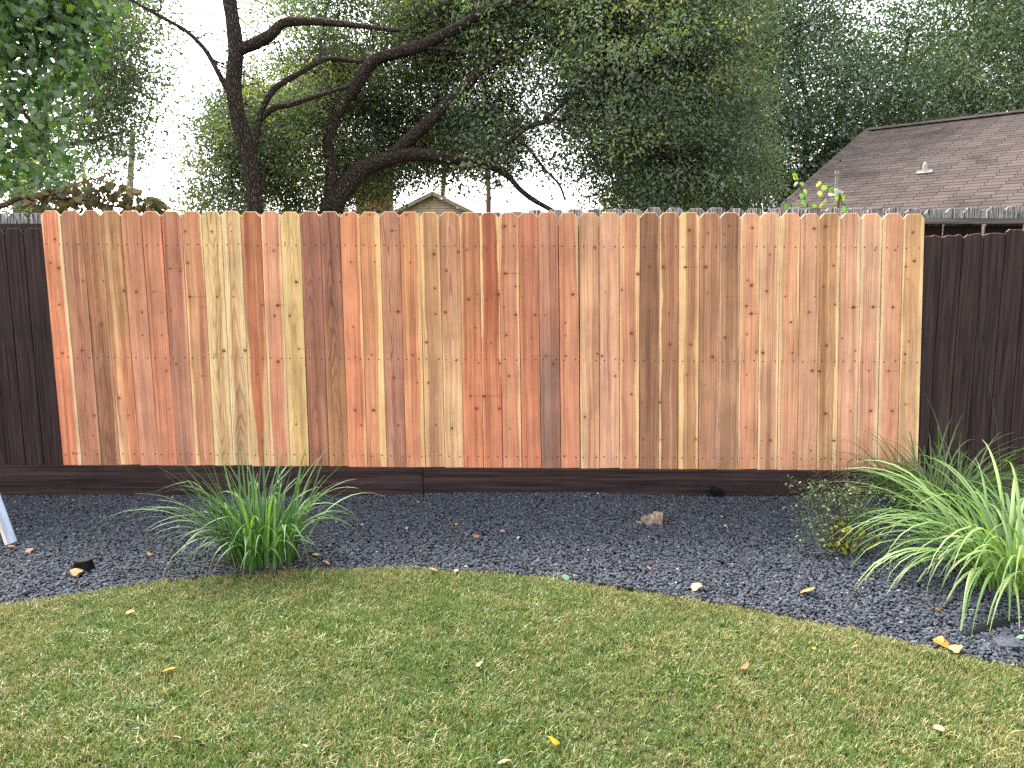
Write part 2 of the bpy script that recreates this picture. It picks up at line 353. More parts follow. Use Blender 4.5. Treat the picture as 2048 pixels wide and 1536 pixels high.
m_end = noisy_mat('skylit_cut_edge', lin((236, 200, 150), .8), lin((224, 180, 130), .8), (60, 60, 60), 0.8)  # cut top edges, colour lightened to paint the rim catching skylight
m_nail = noisy_mat('nail_steel', lin((36, 28, 26), .5), lin((24, 20, 20), .5), (300, 300, 300), 0.5, spec=0.5)
def dark_wood(name, scale, seed):
    m, t = new_mat(name); ob = t.obj()
    mp = t.n('ShaderNodeMapping'); mp.inputs['Scale'].default_value = scale; mp.inputs['Location'].default_value = (seed, seed * .3, seed * .7); t.set(mp.inputs[0], ob)
    oi = t.n('ShaderNodeObjectInfo').outputs['Random']
    vv = t.n('ShaderNodeVectorMath', operation='ADD'); t.set(vv.inputs[0], mp.outputs[0]); t.set(vv.inputs[1], t.comb(t.math('MULTIPLY', oi, 37.0), t.math('MULTIPLY', oi, 11.0), t.math('MULTIPLY', oi, 23.0)))
    n = t.noise(vv.outputs[0], 1.0, 5.0, 0.65)
    blot = t.noise(ob, 3.5, 3.0)
    c = t.mix(t.sstep(n, .3, .7), lin((40, 28, 28), .52), lin((92, 70, 68), .52))
    c = t.mix(t.sstep(blot, .5, .75, 0, .5), c, lin((34, 25, 28), .5))
    c = t.mix(t.sstep(n, .70, .84, 0, .55), c, lin((122, 96, 76), .55))
    b2 = t.noise(vv.outputs[0], .13, 3.0, .6)
    c = t.mix(t.sstep(b2, .48, .72, 0, .45), c, lin((112, 90, 84), .52))
    finish(t, c, 0.7, n, 0.5, 0.006, 0.18)
    return m
m_dark = dark_wood('dark_stained_board', (70, 70, 2.2), 2.0)
m_kick = dark_wood('dark_stained_timber', (1.6, 60, 60), 5.0)
def grey_wood():
    m, t = new_mat('weathered_grey_board'); ob = t.obj()
    mp = t.n('ShaderNodeMapping'); mp.inputs['Scale'].default_value = (110, 60, 7); t.set(mp.inputs[0], ob)
    oi = t.n('ShaderNodeObjectInfo').outputs['Random']
    vv = t.n('ShaderNodeVectorMath', operation='ADD'); t.set(vv.inputs[0], mp.outputs[0]); t.set(vv.inputs[1], t.comb(t.math('MULTIPLY', oi, 37.0), 0.0, t.math('MULTIPLY', oi, 9.0)))
    n = t.noise(vv.outputs[0], 1.0, 5.0, 0.7)
    c = t.mix(t.sstep(n, .42, .62), lin((74, 72, 72), .62), lin((206, 202, 200), .66))
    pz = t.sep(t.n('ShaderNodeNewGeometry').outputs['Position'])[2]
    c = t.mix(t.sstep(pz, 1.975, 1.965), c, t.mix(n, lin((30, 23, 23), .5), lin((56, 44, 42), .5)))  # dark below the rail: shadowed gap painted in along with dark stain
    finish(t, c, 0.9, n, 0.6, 0.006, 0.1)
    return m
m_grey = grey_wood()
m_rail = noisy_mat('weathered_rail', lin((140, 132, 126), .62), lin((100, 94, 90), .6), (2, 50, 50), 0.9)

# ---------------------------------------------------------------- ground
def sheet(name, pts, z, mat, kind='structure'):
    me = mesh(name, [(p[0], p[1], z) for p in pts], [list(range(len(pts)))])
    o = link(name, me, mat=mat); o['kind'] = kind; return o
m_soil = noisy_mat('soil', lin((92, 80, 62), .8), lin((70, 74, 46), .8), (1.2, 1.2, 1.2), 0.95)
sheet('ground', [(-400, -400), (400, -400), (400, 600), (-400, 600)], -0.03, m_soil)
EDGE = [(-900,1330),(-500,1278),(-200,1240),(0,1213),(100,1198),(200,1183),(300,1168),(400,1157),(500,1150),(600,1144),(700,1140),(800,1139),(900,1142),(1000,1148),(1100,1158),(1200,1172),(1300,1187),(1400,1203),(1500,1220),(1600,1240),(1700,1262),(1800,1284),(1900,1307),(2000,1330),(2100,1352),(2250,1386),(2450,1430)]
EW = [G(*e) for e in EDGE]
ex = np.array([p.x for p in EW]); ey = np.array([p.y for p in EW])
def edge_y(x): return np.interp(x, ex, ey)
m_bed = noisy_mat('gravel_bed_earth', lin((34, 33, 36), .8), lin((24, 24, 26), .8), (40, 40, 40), 0.95)
bedpts = [(x, y) for x, y in zip(ex, ey)]
xr, xl = ex[-1], ex[0]
sheet('gravel_bed', [(xl, ey[0] - .6)] + bedpts + [(xr, ey[-1] - .3), (7.5, ey[-1] - .3), (7.5, D + .12), (-7.5, D + .12), (-7.5, ey[0] - .6)], -0.012, m_bed)
m_thatch = noisy_mat('lawn_thatch', lin((84, 78, 46), .6), lin((56, 60, 32), .6), (60, 60, 60), 0.95)
sheet('lawn', [(-7.5, ey[0] - .6), (xl, ey[0] - .6)] + bedpts + [(xr, ey[-1] - .3), (7.5, ey[-1] - .3), (7.5, -6), (-7.5, -6)], -0.004, m_thatch)

# ---------------------------------------------------------------- scatter with geometry nodes (uncountable stuff only)
def scatter(name, sources, pts, rot, scale, idx, attrs):
    coll = bpy.data.collections.new(name + '_sources')
    for i, s in enumerate(sources):
        o = bpy.data.objects.new('%s_source_%03d' % (name, i), s); coll.objects.link(o)
    n = len(pts); me = bpy.data.meshes.new(name); me.vertices.add(n)
    me.vertices.foreach_set('co', np.asarray(pts, dtype=np.float32).ravel())
    def put(nm, ty, arr, key):
        a = me.attributes.new(nm, ty, 'POINT'); a.data.foreach_set(key, np.asarray(arr).ravel())
    put('rot', 'FLOAT_VECTOR', np.asarray(rot, dtype=np.float32), 'vector')
    put('scl', 'FLOAT_VECTOR', np.asarray(scale, dtype=np.float32), 'vector')
    put('idx', 'INT', np.asarray(idx, dtype=np.int32), 'value')
    for k, v in attrs.items(): put(k, 'FLOAT', np.asarray(v, dtype=np.float32), 'value')
    me.update(); o = link(name, me)
    g = bpy.data.node_groups.new(name + '_scatter', 'GeometryNodeTree')
    g.interface.new_socket('Geometry', in_out='INPUT', socket_type='NodeSocketGeometry')
    g.interface.new_socket('Geometry', in_out='OUTPUT', socket_type='NodeSocketGeometry')
    gi = g.nodes.new('NodeGroupInput'); go = g.nodes.new('NodeGroupOutput')
    ci = g.nodes.new('GeometryNodeCollectionInfo'); ci.inputs['Collection'].default_value = coll
    ci.inputs['Separate Children'].default_value = True; ci.inputs['Reset Children'].default_value = True
    ip = g.nodes.new('GeometryNodeInstanceOnPoints'); ip.inputs['Pick Instance'].default_value = True
    def na(nm, ty):
        nd = g.nodes.new('GeometryNodeInputNamedAttribute'); nd.data_type = ty; nd.inputs['Name'].default_value = nm; return nd.outputs['Attribute']
    g.links.new(gi.outputs[0], ip.inputs['Points']); g.links.new(ci.outputs[0], ip.inputs['Instance'])
    g.links.new(na('idx', 'INT'), ip.inputs['Instance Index'])
    g.links.new(na('rot', 'FLOAT_VECTOR'), ip.inputs['Rotation']); g.links.new(na('scl', 'FLOAT_VECTOR'), ip.inputs['Scale'])
    g.links.new(ip.outputs[0], go.inputs[0])
    md = o.modifiers.new('scatter', 'NODES'); md.node_group = g
    return o

def vnoise(x, y, s, seed=0):
    return np.array([mnoise.noise(Vector((a * s + seed, b * s - seed, seed * .37))) for a, b in zip(x, y)])

# gravel stones
m_stone, t = new_mat('gravel_stone')
sh = t.attr('shade', 'INSTANCER'); wh = t.attr('white', 'INSTANCER')
c = t.mix(sh, lin((34, 39, 48), .50), lin((122, 131, 147), .54))
c = t.mix(t.sstep(wh, .9955, .9965), c, lin((215, 212, 206), .55))
c = t.mix(t.math('MULTIPLY', t.sstep(wh, .014, .012), .7), c, lin((130, 92, 74), .7))
nn = t.noise(t.obj(), 60.0, 3.0)
c = t.mix(t.sstep(nn, .35, .7, 0, .35), c, lin((66, 69, 78), .42))
finish(t, c, 0.75, nn, 0.3, 0.002, 0.3)
import bmesh
stones = []
for k in range(8):
    bm = bmesh.new(); bmesh.ops.create_icosphere(bm, subdivisions=1, radius=1.0)
    for v in bm.verts:
        v.co *= 0.75 + 0.5 * random.random(); v.co.z *= 0.55
    # chip flats
    me = bpy.data.meshes.new('stone'); bm.to_mesh(me); bm.free(); me.materials.append(m_stone); stones.append(me)
N = 250000
gx = rng.uniform(-4.6, 4.6, N); gy = rng.uniform(2.2, D - .075, N)
keep = (gy > edge_y(gx) + .004 - .03 * rng.uniform(0, 1, N) ** 12) & (np.abs(gx) < gy * .80 + .5)
gx, gy = gx[keep], gy[keep]; n = len(gx)
gz = 0.016 * vnoise(gx, gy, 1.1, 3) + .03 * np.exp(-((gx - .05) / 1.0) ** 2) * np.clip((gy - 4.6) / .6, 0, 1) + rng.uniform(-.004, .008, n) + .004
sz = .0048 + .0062 * rng.uniform(0, 1, n) ** 1.6
gravel = scatter('gravel', stones, np.c_[gx, gy, gz], np.c_[rng.uniform(-.5, .5, n), rng.uniform(-.5, .5, n), rng.uniform(0, 6.3, n)],
        np.c_[sz * rng.uniform(.9, 1.5, n), sz * rng.uniform(.8, 1.1, n), sz * rng.uniform(.8, 1.3, n)], rng.integers(0, 8, n),
        {'shade': np.clip(rng.normal(.42, .22, n), 0, 1), 'white': rng.uniform(0, 1, n)})
tag(gravel, 'dark blue-grey crushed gravel filling the bed below the fence', 'gravel', kind='stuff')

# lawn grass
m_grass, t = new_mat('lawn_grass_blade')
dry = t.attr('dry', 'INSTANCER'); tn = t.attr('tint', 'INSTANCER')
bt = t.attr('blade'); hgt = t.attr('tip')
f = t.sstep(t.math('ADD', dry, t.math('MULTIPLY', t.math('SUBTRACT', bt, .5), .75)), .40, .62)
green = t.mix(tn, lin((66, 108, 32), .66), lin((134, 162, 62), .66))
straw = t.mix(bt, lin((178, 160, 96), .66), lin((206, 188, 130), .66))
c = t.mix(f, green, straw)
c = t.mix(t.math('MULTIPLY', t.sstep(hgt, .35, .0), .55), c, lin((112, 104, 62), .6))
df = t.n('ShaderNodeBsdfDiffuse'); tr = t.n('ShaderNodeBsdfTranslucent'); gl = t.n('ShaderNodeBsdfGlossy'); gl.inputs['Roughness'].default_value = .45
t.set(df.inputs[0], c); t.set(tr.inputs[0], c)
mx = t.n('ShaderNodeMixShader'); mx.inputs[0].default_value = .35; t.t.links.new(df.outputs[0], mx.inputs[1]); t.t.links.new(tr.outputs[0], mx.inputs[2])
mx2 = t.n('ShaderNodeMixShader'); mx2.inputs[0].default_value = .05; t.t.links.new(mx.outputs[0], mx2.inputs[1]); t.t.links.new(gl.outputs[0], mx2.inputs[2])
o_ = t.n('ShaderNodeOutputMaterial'); t.t.links.new(mx2.outputs[0], o_.inputs[0])
tufts = []
for k in range(9):
    v = []; fc = []; bl = []; tp = []
    lie = k >= 7
    for b in range(11):
        a = random.uniform(0, 6.28); r = random.uniform(0, .02)
        x, y = r * math.cos(a), r * math.sin(a)
        L = random.uniform(.016, .034) * (1.5 if lie else 1); wd = random.uniform(.0010, .0018)
        a2 = random.uniform(0, 6.28); lean = random.uniform(.15, 1.0) if not lie else random.uniform(1.0, 1.4)
        dx, dy = math.cos(a2), math.sin(a2); bn = len(v); bv = random.random()
        for s, wf in ((0, 1), (.55, .85), (1, .1)):
            h = L * s * math.cos(lean * (.5 + .5 * s)) + (.008 if lie else 0); o = L * s * math.sin(lean * (.5 + .5 * s))
            cx_, cy_ = x + dx * o, y + dy * o
            v += [(cx_ - dy * wd * wf, cy_ + dx * wd * wf, h), (cx_ + dy * wd * wf, cy_ - dx * wd * wf, h)]; bl += [bv, bv]; tp += [s, s]
        fc += [(bn, bn + 1, bn + 3, bn + 2), (bn + 2, bn + 3, bn + 5, bn + 4)]
    me = mesh('tuft', v, fc); me.materials.append(m_grass)
    for nm, arr in (('blade', bl), ('tip', tp)):
        at = me.attributes.new(nm, 'FLOAT', 'POINT'); at.data.foreach_set('value', arr)
    tufts.append(me)
N = 160000
gx = rng.uniform(-4.2, 4.2, N); gy = 1.2 + 3.0 * rng.uniform(0, 1, N) ** .9
jag = .018 * vnoise(gx, gy, 14, 1) + .012 * vnoise(gx, gy, 45, 7)
keep = (gy < edge_y(gx) + jag) & (np.abs(gx) < gy * .80 + .5)
gx, gy = gx[keep], gy[keep]; n = len(gx)
dr = .5 + .30 * vnoise(gx, gy, 1.1, 5) + .32 * vnoise(gx, gy, 4.2, 2) + .30 * vnoise(gx, gy, 13, 8)
dr += .28 * np.clip(1 - (edge_y(gx) - gy) / .22, 0, 1)
tall = 1 + .5 * vnoise(gx, gy, 2.6, 4) - .25 * np.clip(1 - (edge_y(gx) - gy) / .1, 0, 1)
s_ = rng.uniform(.75, 1.2, n) * np.maximum(tall, .78)
ix = rng.integers(0, 7, n); ix[rng.uniform(0, 1, n) < .03] = 7; ix[rng.uniform(0, 1, n) < .02] = 8
grass = scatter('lawn_grass', tufts, np.c_[gx, gy, np.full(n, -.004) + .006 * vnoise(gx, gy, 3, 6)], np.c_[rng.uniform(-.2, .2, n), rng.uniform(-.2, .2, n), rng.uniform(0, 6.3, n)],
        np.c_[s_, s_, s_], ix, {'dry': np.clip(dr * .62 + .015 + rng.normal(0, .13, n), 0, 1), 'tint': np.clip(rng.normal(.5, .25, n), 0, 1)})
tag(grass, 'short mown lawn with green and straw coloured blades in the foreground', 'grass', kind='stuff')

# ---------------------------------------------------------------- fences
def picket_mesh(name, wt, H, th, dog, bev=.0025, seed=0, ragged=0.0):
    hw = wt / 2
    rd = random.Random(seed)
    if ragged:
        out = [(-hw, 0), (hw, 0), (hw, H - dog * rd.uniform(.5, 1.2)), (hw - dog * .8, H - rd.uniform(0, ragged)), (rd.uniform(0, .02), H - rd.uniform(0, ragged)), (-hw * .5, H - rd.uniform(0, ragged)), (-hw + dog * .8, H - rd.uniform(0, ragged)), (-hw, H - dog * rd.uniform(.5, 1.2))]
    else:
        d2 = dog * rd.uniform(.9, 1.15)
        out = [(-hw, 0), (hw, 0), (hw, H - dog * 1.15), (hw - d2, H), (-hw + d2, H), (-hw, H - dog * 1.1)]
    n = len(out); cx = 0; cz = H / 2; v = []; f = []; m = []
    ins = [(x - bev * (1 if x > 0 else -1), z + (bev if z < cz else -bev)) for x, z in out]
    v += [(x, 0, z) for x, z in ins]; v += [(x, bev, z) for x, z in out]; v += [(x, th, z) for x, z in out]
    f.append(list(range(n))); m.append(0)
    for i in range(n):
        j = (i + 1) % n
        endg = 1 if i not in (n - 1, 1) else 0
        f.append([i, n + i, n + j, j][::-1]); m.append(endg)
        f.append([n + i, 2 * n + i, 2 * n + j, n + j][::-1]); m.append(endg)
    f.append([2 * n + i for i in reversed(range(n))]); m.append(0)
    me = mesh(name, v, f); me.polygons.foreach_set('material_index', m)
    return me

fence = empty('cedar_picket_fence', (0, D, 0))
tag(fence, 'new cedar privacy fence panel of dog-eared pickets in mixed salmon and cream tones', 'fence')
nail_me = mesh('nail', [(0, 0, 0)] + [(.005 * math.cos(a * math.pi / 3), -.0012, .005 * math.sin(a * math.pi / 3)) for a in range(6)] + [(.005 * math.cos(a * math.pi / 3), .004, .005 * math.sin(a * math.pi / 3)) for a in range(6)],
               [[1, 2, 3, 4, 5, 6]] + [[1 + i, 7 + i, 7 + (i + 1) % 6, 1 + (i + 1) % 6] for i in range(6)])
nail_me.materials.append(m_nail)
for i in range(44):
    ty = 421 + 6 * i / 43 + random.uniform(-.8, .8); by = 930 + 12 * (i / 43) ** 1.2 + random.uniform(-1, 1)
    tl, tr_ = P(TOPX[i], ty, D), P(TOPX[i + 1], ty, D); bl_, br_ = P(BOTX[i], by, D), P(BOTX[i + 1], by, D)
    wt = ((tr_.x - tl.x) + (br_.x - bl_.x)) / 2
    gap = .0022 + (.004 if i in (26, 27, 42) else 0) + random.uniform(0, .0015)
    if i == 43: gap = .002
    cx = (bl_.x + br_.x) / 2; tx = (tl.x + tr_.x) / 2
    H = (Vector((tx, tl.z)) - Vector((cx, bl_.z))).length
    hearts = PK[i]
    mt = picket_mat(i, hearts[0], hearts[1], hearts[2], hearts[3], hearts[4], hearts[5], [(a, b, random.choice((random.uniform(.005, .0085), random.uniform(.008, .0135)))) for a, b in hearts[6]], hearts[7])
    me = picket_mesh('picket', wt - gap, H, .016, .030, seed=i); me.materials.append(mt); me.materials.append(m_end)
    ang = math.atan2(tx - cx, H)
    yo = random.uniform(-.0015, .0015)
    pk = link('picket', me, fence, (cx, D + yo, bl_.z), (random.uniform(-.0008, .0008), ang, random.uniform(-.006, .006)))
    for hy in (.872, .433, .046):
        for s in (-1, 1):
            nl = bpy.data.objects.new('nail', nail_me); nl.parent = pk
            nl.location = (s * wt * random.uniform(.25, .34), -.0004, H * hy + random.uniform(-.004, .004)); col.objects.link(nl)
# kick boards, rails and posts
def kick_top(px): return float(np.interp(px, [-600, 0, 845, 1836, 2600], [926, 928.5, 936.5, 944.5, 951]))
def kick(p0, p1):
    yf = D - .034; a, c_ = P(p0, kick_top(p0), yf), P(p1, kick_top(p1), yf); b = MB(); y1 = D + .006; e = .004
    v = []
    for q in (a, c_):
        v += [(q.x, yf, -.03), (q.x, yf, q.z - e), (q.x, yf + e, q.z), (q.x, y1, q.z), (q.x, y1, -.03)]
    b.add(v, [(0, 5, 6, 1), (1, 6, 7, 2), (2, 7, 8, 3), (3, 8, 9, 4), (0, 1, 2, 3, 4), (9, 8, 7, 6, 5), (4, 9, 5, 0)])
    return b.build('kick_board', m_kick, fence)
kick(-760, 844.6); kick(846.4, 2800)
b = MB(); b.box((-6.4, D + .0075, -.03), (6.4, D + .0155, .17)); b.build('light_block_board', m_dark, fence)  # unseen board added to stop light showing through the kick board joint
for z in (.42, 1.0, 1.62):
    b = MB(); b.box((-3.22, D + .034, z), (2.96, D + .072, z + .089)); b.build('rail', m_rail, fence)
for x in (-3.0, -.6, 1.8):
    b = MB(); b.box((x - .045, D + .0745, -.03), (x + .045, D + .163, 1.9)); b.build('post', m_rail, fence)

def board_row(root, name, mat, xs, Yp, z0, tops, th, dog, gap, ragged=0, mats2=None, lean=0.0, x_of=None):
    for i in range(len(xs) - 1):
        wt = xs[i + 1] - xs[i] - gap; H = tops[i] - z0
        me = picket_mesh(name, wt, H, th, dog, seed=i + int(abs(xs[0]) * 50), ragged=ragged); me.materials.append(mat); me.materials.append(mats2 or mat)
        link(name, me, root, ((xs[i] + xs[i + 1]) / 2 - lean * H / 2 * 0, Yp + random.uniform(-.002, .002), z0), (0, lean * (1 if True else 0), random.uniform(-.01, .01)))

# dark stained old sections either side (a little behind the new pickets)
YD = D + .0185
fl = empty('dark_fence_section', (-4.2, YD, 0)); tag(fl, 'dark brown stained fence boards at the left edge, left of the new cedar pickets', 'fence', 'old dark stained fence sections')
zb = P(60, 924, YD).z - .035; zt = P(40, 457, YD).z
xb = [P(b, 924, YD).x for b in (-330, -292, -254, -216, -177, -139, -100, -61, -23, 14, 51, 87, 126)]
for i in range(len(xb) - 1):
    wt = xb[i + 1] - xb[i] - .0055; H = zt - zb + random.uniform(-.006, .006)
    me = picket_mesh('board', wt, H, .015, .026, seed=i + 300); me.materials.append(m_dark); me.materials.append(m_dark)
    link('board', me, fl, ((xb[i] + xb[i + 1]) / 2, YD + random.uniform(-.002, .002), zb), (0, R(-.9), random.uniform(-.012, .012)))
fr = empty('dark_fence_section', (3.4, YD, 0)); tag(fr, 'dark brown stained fence boards with splintered tops at the right edge', 'fence', 'old dark stained fence sections')
m_splint = noisy_mat('splintered_wood', lin((190, 150, 112), .7), lin((70, 56, 50), .7), (180, 180, 60), 0.9)
edges_t = [1848, 1884, 1925, 1966, 2010, 2052, 2094, 2136, 2178, 2220, 2262, 2304]
tops_t = [468, 467, 466, 463, 458, 456, 457, 458, 458, 459, 458, 459]
for i in range(len(edges_t) - 1):
    a, b_ = P(edges_t[i], tops_t[i], YD), P(edges_t[i + 1], tops_t[i], YD); zb2 = P(edges_t[i], 938, YD).z - .035
    me = picket_mesh('board', b_.x - a.x - .0055, a.z - zb2, .015, .03, seed=i + 40, ragged=.018); me.materials.append(m_dark); me.materials.append(m_splint)
    link('board', me, fr, ((a.x + b_.x) / 2 + .0, YD + random.uniform(-.0015, .0015), zb2), (0, R(.35), random.uniform(-.01, .01)))
# weathered grey fence behind
YG = D + .185
gf = empty('weathered_grey_fence', (0, YG, 0)); tag(gf, 'old weathered grey picket fence showing just above and behind the new pickets', 'fence')
gxs = []; x = -6.2
while x < 6.2:
    gxs.append(x); x += .1465
for i in range(len(gxs) - 1):
    xm = (gxs[i] + gxs[i + 1]) / 2
    px = 1024 + xm / YG * F
    ytop = np.interp(px, [0, 80, 300, 900, 1050, 1300, 1600, 1850, 2048], [427, 427, 430, 428, 421, 416, 416, 417, 412]) + random.uniform(-1.5, 1.5)
    zt2 = P(px, ytop, YG).z
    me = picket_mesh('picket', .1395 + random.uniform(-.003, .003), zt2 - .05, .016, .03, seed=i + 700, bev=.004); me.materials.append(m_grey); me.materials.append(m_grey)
    link('picket', me, gf, (xm, YG + random.uniform(-.003, .003), .05), (0, R(random.uniform(-.3, .3)), random.uniform(-.02, .02)))
rz = P(1950, 436, YG - .06).z; rz0 = P(1950, 447, YG - .06).z
b = MB(); b.box((2.75, YG - .06, rz0), (6.3, YG - .008, rz)); b.build('rail', m_rail, gf)
rz = P(40, 447, YG - .06).z
b = MB(); b.box((-6.3, YG - .05, rz - .05), (-3.2, YG - .008, rz)); b.build('rail', m_dark, gf)
b = MB(); b.box((-6.3, YG - .05, .5), (6.3, YG - .008, .59)); b.build('rail', m_dark, gf)

# ---------------------------------------------------------------- bark and leaves
def bark_mat(name, c1, c2, sc_=(26, 26, 7)):
    m, t = new_mat(name); mp = t.n('ShaderNodeMapping'); mp.inputs['Scale'].default_value = sc_; t.set(mp.inputs[0], t.obj())
    vo = t.n('ShaderNodeTexVoronoi', feature='DISTANCE_TO_EDGE'); t.set(vo.inputs['Vector'], mp.outputs[0]); vo.inputs['Scale'].default_value = 1.0
    n = t.noise(mp.outputs[0], 1.6, 5.0, .7)
    h = t.math('ADD', t.sstep(vo.outputs[0], 0, .3), t.math('MULTIPLY', n, .8))
    finish(t, t.mix(t.sstep(h, .4, 1.5), c1, c2), .92, h, .9, .03, .1)
    return m
m_bark = bark_mat('oak_bark', lin((62, 53, 48), .66), lin((118, 102, 92), .66), (42, 42, 13))
m_bark2 = bark_mat('pale_bark', lin((92, 78, 66), .8), lin((150, 132, 112), .8))
m_pine = bark_mat('pine_bark', lin((88, 74, 66), .9), lin((140, 122, 110), .9))

def leaf_mat(name, c0, c1, c2, trans=.45, gloss=.06, tcol=None):
    """c0..c2 over the leaf tone, which carries painted sunlight on two oaks"""
    m, t = new_mat(name); tone = t.attr('tone')
    c = t.mix(t.sstep(tone, 0, .55), c0, c1); c = t.mix(t.sstep(tone, .55, 1), c, c2)
    df = t.n('ShaderNodeBsdfDiffuse'); tr = t.n('ShaderNodeBsdfTranslucent'); gl = t.n('ShaderNodeBsdfGlossy'); gl.inputs['Roughness'].default_value = .5
    t.set(df.inputs[0], c); t.set(tr.inputs[0], t.mix(1.0, c, tcol or (1.45, 1.55, .70, 1), 'MULTIPLY'))
    a = t.n('ShaderNodeMixShader'); a.inputs[0].default_value = trans; t.t.links.new(df.outputs[0], a.inputs[1]); t.t.links.new(tr.outputs[0], a.inputs[2])
    b = t.n('ShaderNodeMixShader'); b.inputs[0].default_value = gloss; t.t.links.new(a.outputs[0], b.inputs[1]); t.t.links.new(gl.outputs[0], b.inputs[2])
    o = t.n('ShaderNodeOutputMaterial'); t.t.links.new(b.outputs[0], o.inputs[0]); return m
m_oak = leaf_mat('oak_leaf', lin((58, 74, 56), .84), lin((92, 110, 80), .84), lin((158, 160, 94), .84), .5, .08)
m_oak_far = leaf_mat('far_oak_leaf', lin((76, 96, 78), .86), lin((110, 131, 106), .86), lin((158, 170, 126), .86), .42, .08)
m_tallow = leaf_mat('tallow_leaf', lin((48, 84, 42), .8), lin((72, 112, 56), .8), lin((120, 146, 70), .8), .35, .08)
m_tallow_old = leaf_mat('turning_leaf', lin((62, 66, 42), .8), lin((92, 84, 48), .8), lin((140, 106, 46), .8), .35, .05)
m_needle = leaf_mat('pine_needle', lin((96, 116, 76), .8), lin((120, 138, 92), .8), lin((150, 160, 110), .8))

def leaf_mesh(name, C, A, L, W, tone, mat, heart=False):
    """kite leaves: centres C, unit axes A, lengths L, widths W"""
    n = len(C); Rn = rng.normal(size=(n, 3)); Rn[:, 2] += 1.2
    S = np.cross(A, Rn); S /= np.linalg.norm(S, axis=1)[:, None] + 1e-9
    Nn = np.cross(S, A)
    L = L[:, None]; W = W[:, None]
    fold = Nn * W * .18
    v = np.stack([C, C + A * L * .45 + S * W * .5 + fold, C + A * L, C + A * L * .45 - S * W * .5 + fold], 1).reshape(-1, 3)
    me = bpy.data.meshes.new(name); me.vertices.add(4 * n); me.vertices.foreach_set('co', v.astype(np.float32).ravel())
    me.loops.add(4 * n); me.loops.foreach_set('vertex_index', np.arange(4 * n, dtype=np.int32))
    me.polygons.add(n); me.polygons.foreach_set('loop_start', np.arange(0, 4 * n, 4, dtype=np.int32))
    me.update(calc_edges=True)
    at = me.attributes.new('tone', 'FLOAT', 'FACE'); at.data.foreach_set('value', np.clip(tone, 0, 1).astype(np.float32))
    me.materials.append(mat); return me

def sprays(centres, per, sig, L0, droop=.4, tone_mu=.4, tone_sig=.22):
    """clusters of leaves around each centre -> C, A, L, W, tone"""
    k = len(centres); n = k * per
    base = np.repeat(np.asarray(centres), per, 0)
    off = rng.normal(size=(n, 3)) * sig * np.array([1.25, 1.0, .7])
    C = base + off
    A = off / (np.linalg.norm(off, axis=1)[:, None] + 1e-6) * .8 + rng.normal(size=(n, 3)) * .7; A[:, 2] -= droop
    A /= np.linalg.norm(A, axis=1)[:, None]
    L = L0 * rng.uniform(.65, 1.25, n)
    st = np.repeat(rng.normal(tone_mu, tone_sig, k), per); tone = st + rng.normal(0, .10, n)
    return C, A, L, L * rng.uniform(.42, .6, n), tone

def grid_centres(rows, c0, r0, Y, sY, k, thr=-.25, seed=1.0, cw=64, ch=48, Yfun=None):
    """rows: density digits per 64x48 px cell"""
    out = []
    for ri, row in enumerate(rows):
        for ci, chh in enumerate(row):
            d = int(chh) if chh.isdigit() else 0
            if not d: continue
            for _ in range(rng.poisson(k * (d / 9.0) ** 1.5)):
                px = (c0 + ci + rng.uniform(-.1, 1.1)) * cw; py = (r0 + ri + rng.uniform(-.1, 1.1)) * ch
                yy = (Yfun(px, py) if Yfun else Y) + np.clip(rng.normal(0, sY), -1.9 * sY, 1.9 * sY)
                p = P(px, py, yy)
                if mnoise.noise(p * 1.15 + Vector((seed, seed, seed))) + .5 * mnoise.noise(p * 3.1) > thr + (9 - d) * .045: out.append(p)
    return np.array(out)

def limb_path(pts, Y0):
    q = []; r = []
    for p in pts:
        Y = p[3] if len(p) > 3 else Y0
        q.append(P(p[0], p[1], Y)); r.append(p[2] * Y / F)
    return q, r

def twig_mesh(centres, limbs, frac, r0=.012):
    """thin branches from the nearest limb point out to sprays"""
    b = MB(); lp = [p for L in limbs for p in L]; la = np.array(lp)
    for c in centres[rng.uniform(0, 1, len(centres)) < frac]:
        d = np.linalg.norm(la - c, axis=1); i = int(np.argmin(d + rng.uniform(0, .6, len(d))))
        a = Vector(lp[i]); e = Vector(c); ln = (e - a).length
        if ln < .15: continue
        m1 = a.lerp(e, .4) + Vector(rng.normal(size=3)) * ln * .08 + Vector((0, 0, .07 * ln)); m2 = a.lerp(e, .75) + Vector(rng.normal(size=3)) * ln * .06
        rr = min(r0, .006 + ln * .006)
        b.tube([a, m1, m2, e], [rr, rr * .75, rr * .5, rr * .25], 4, cap=False)
    return b

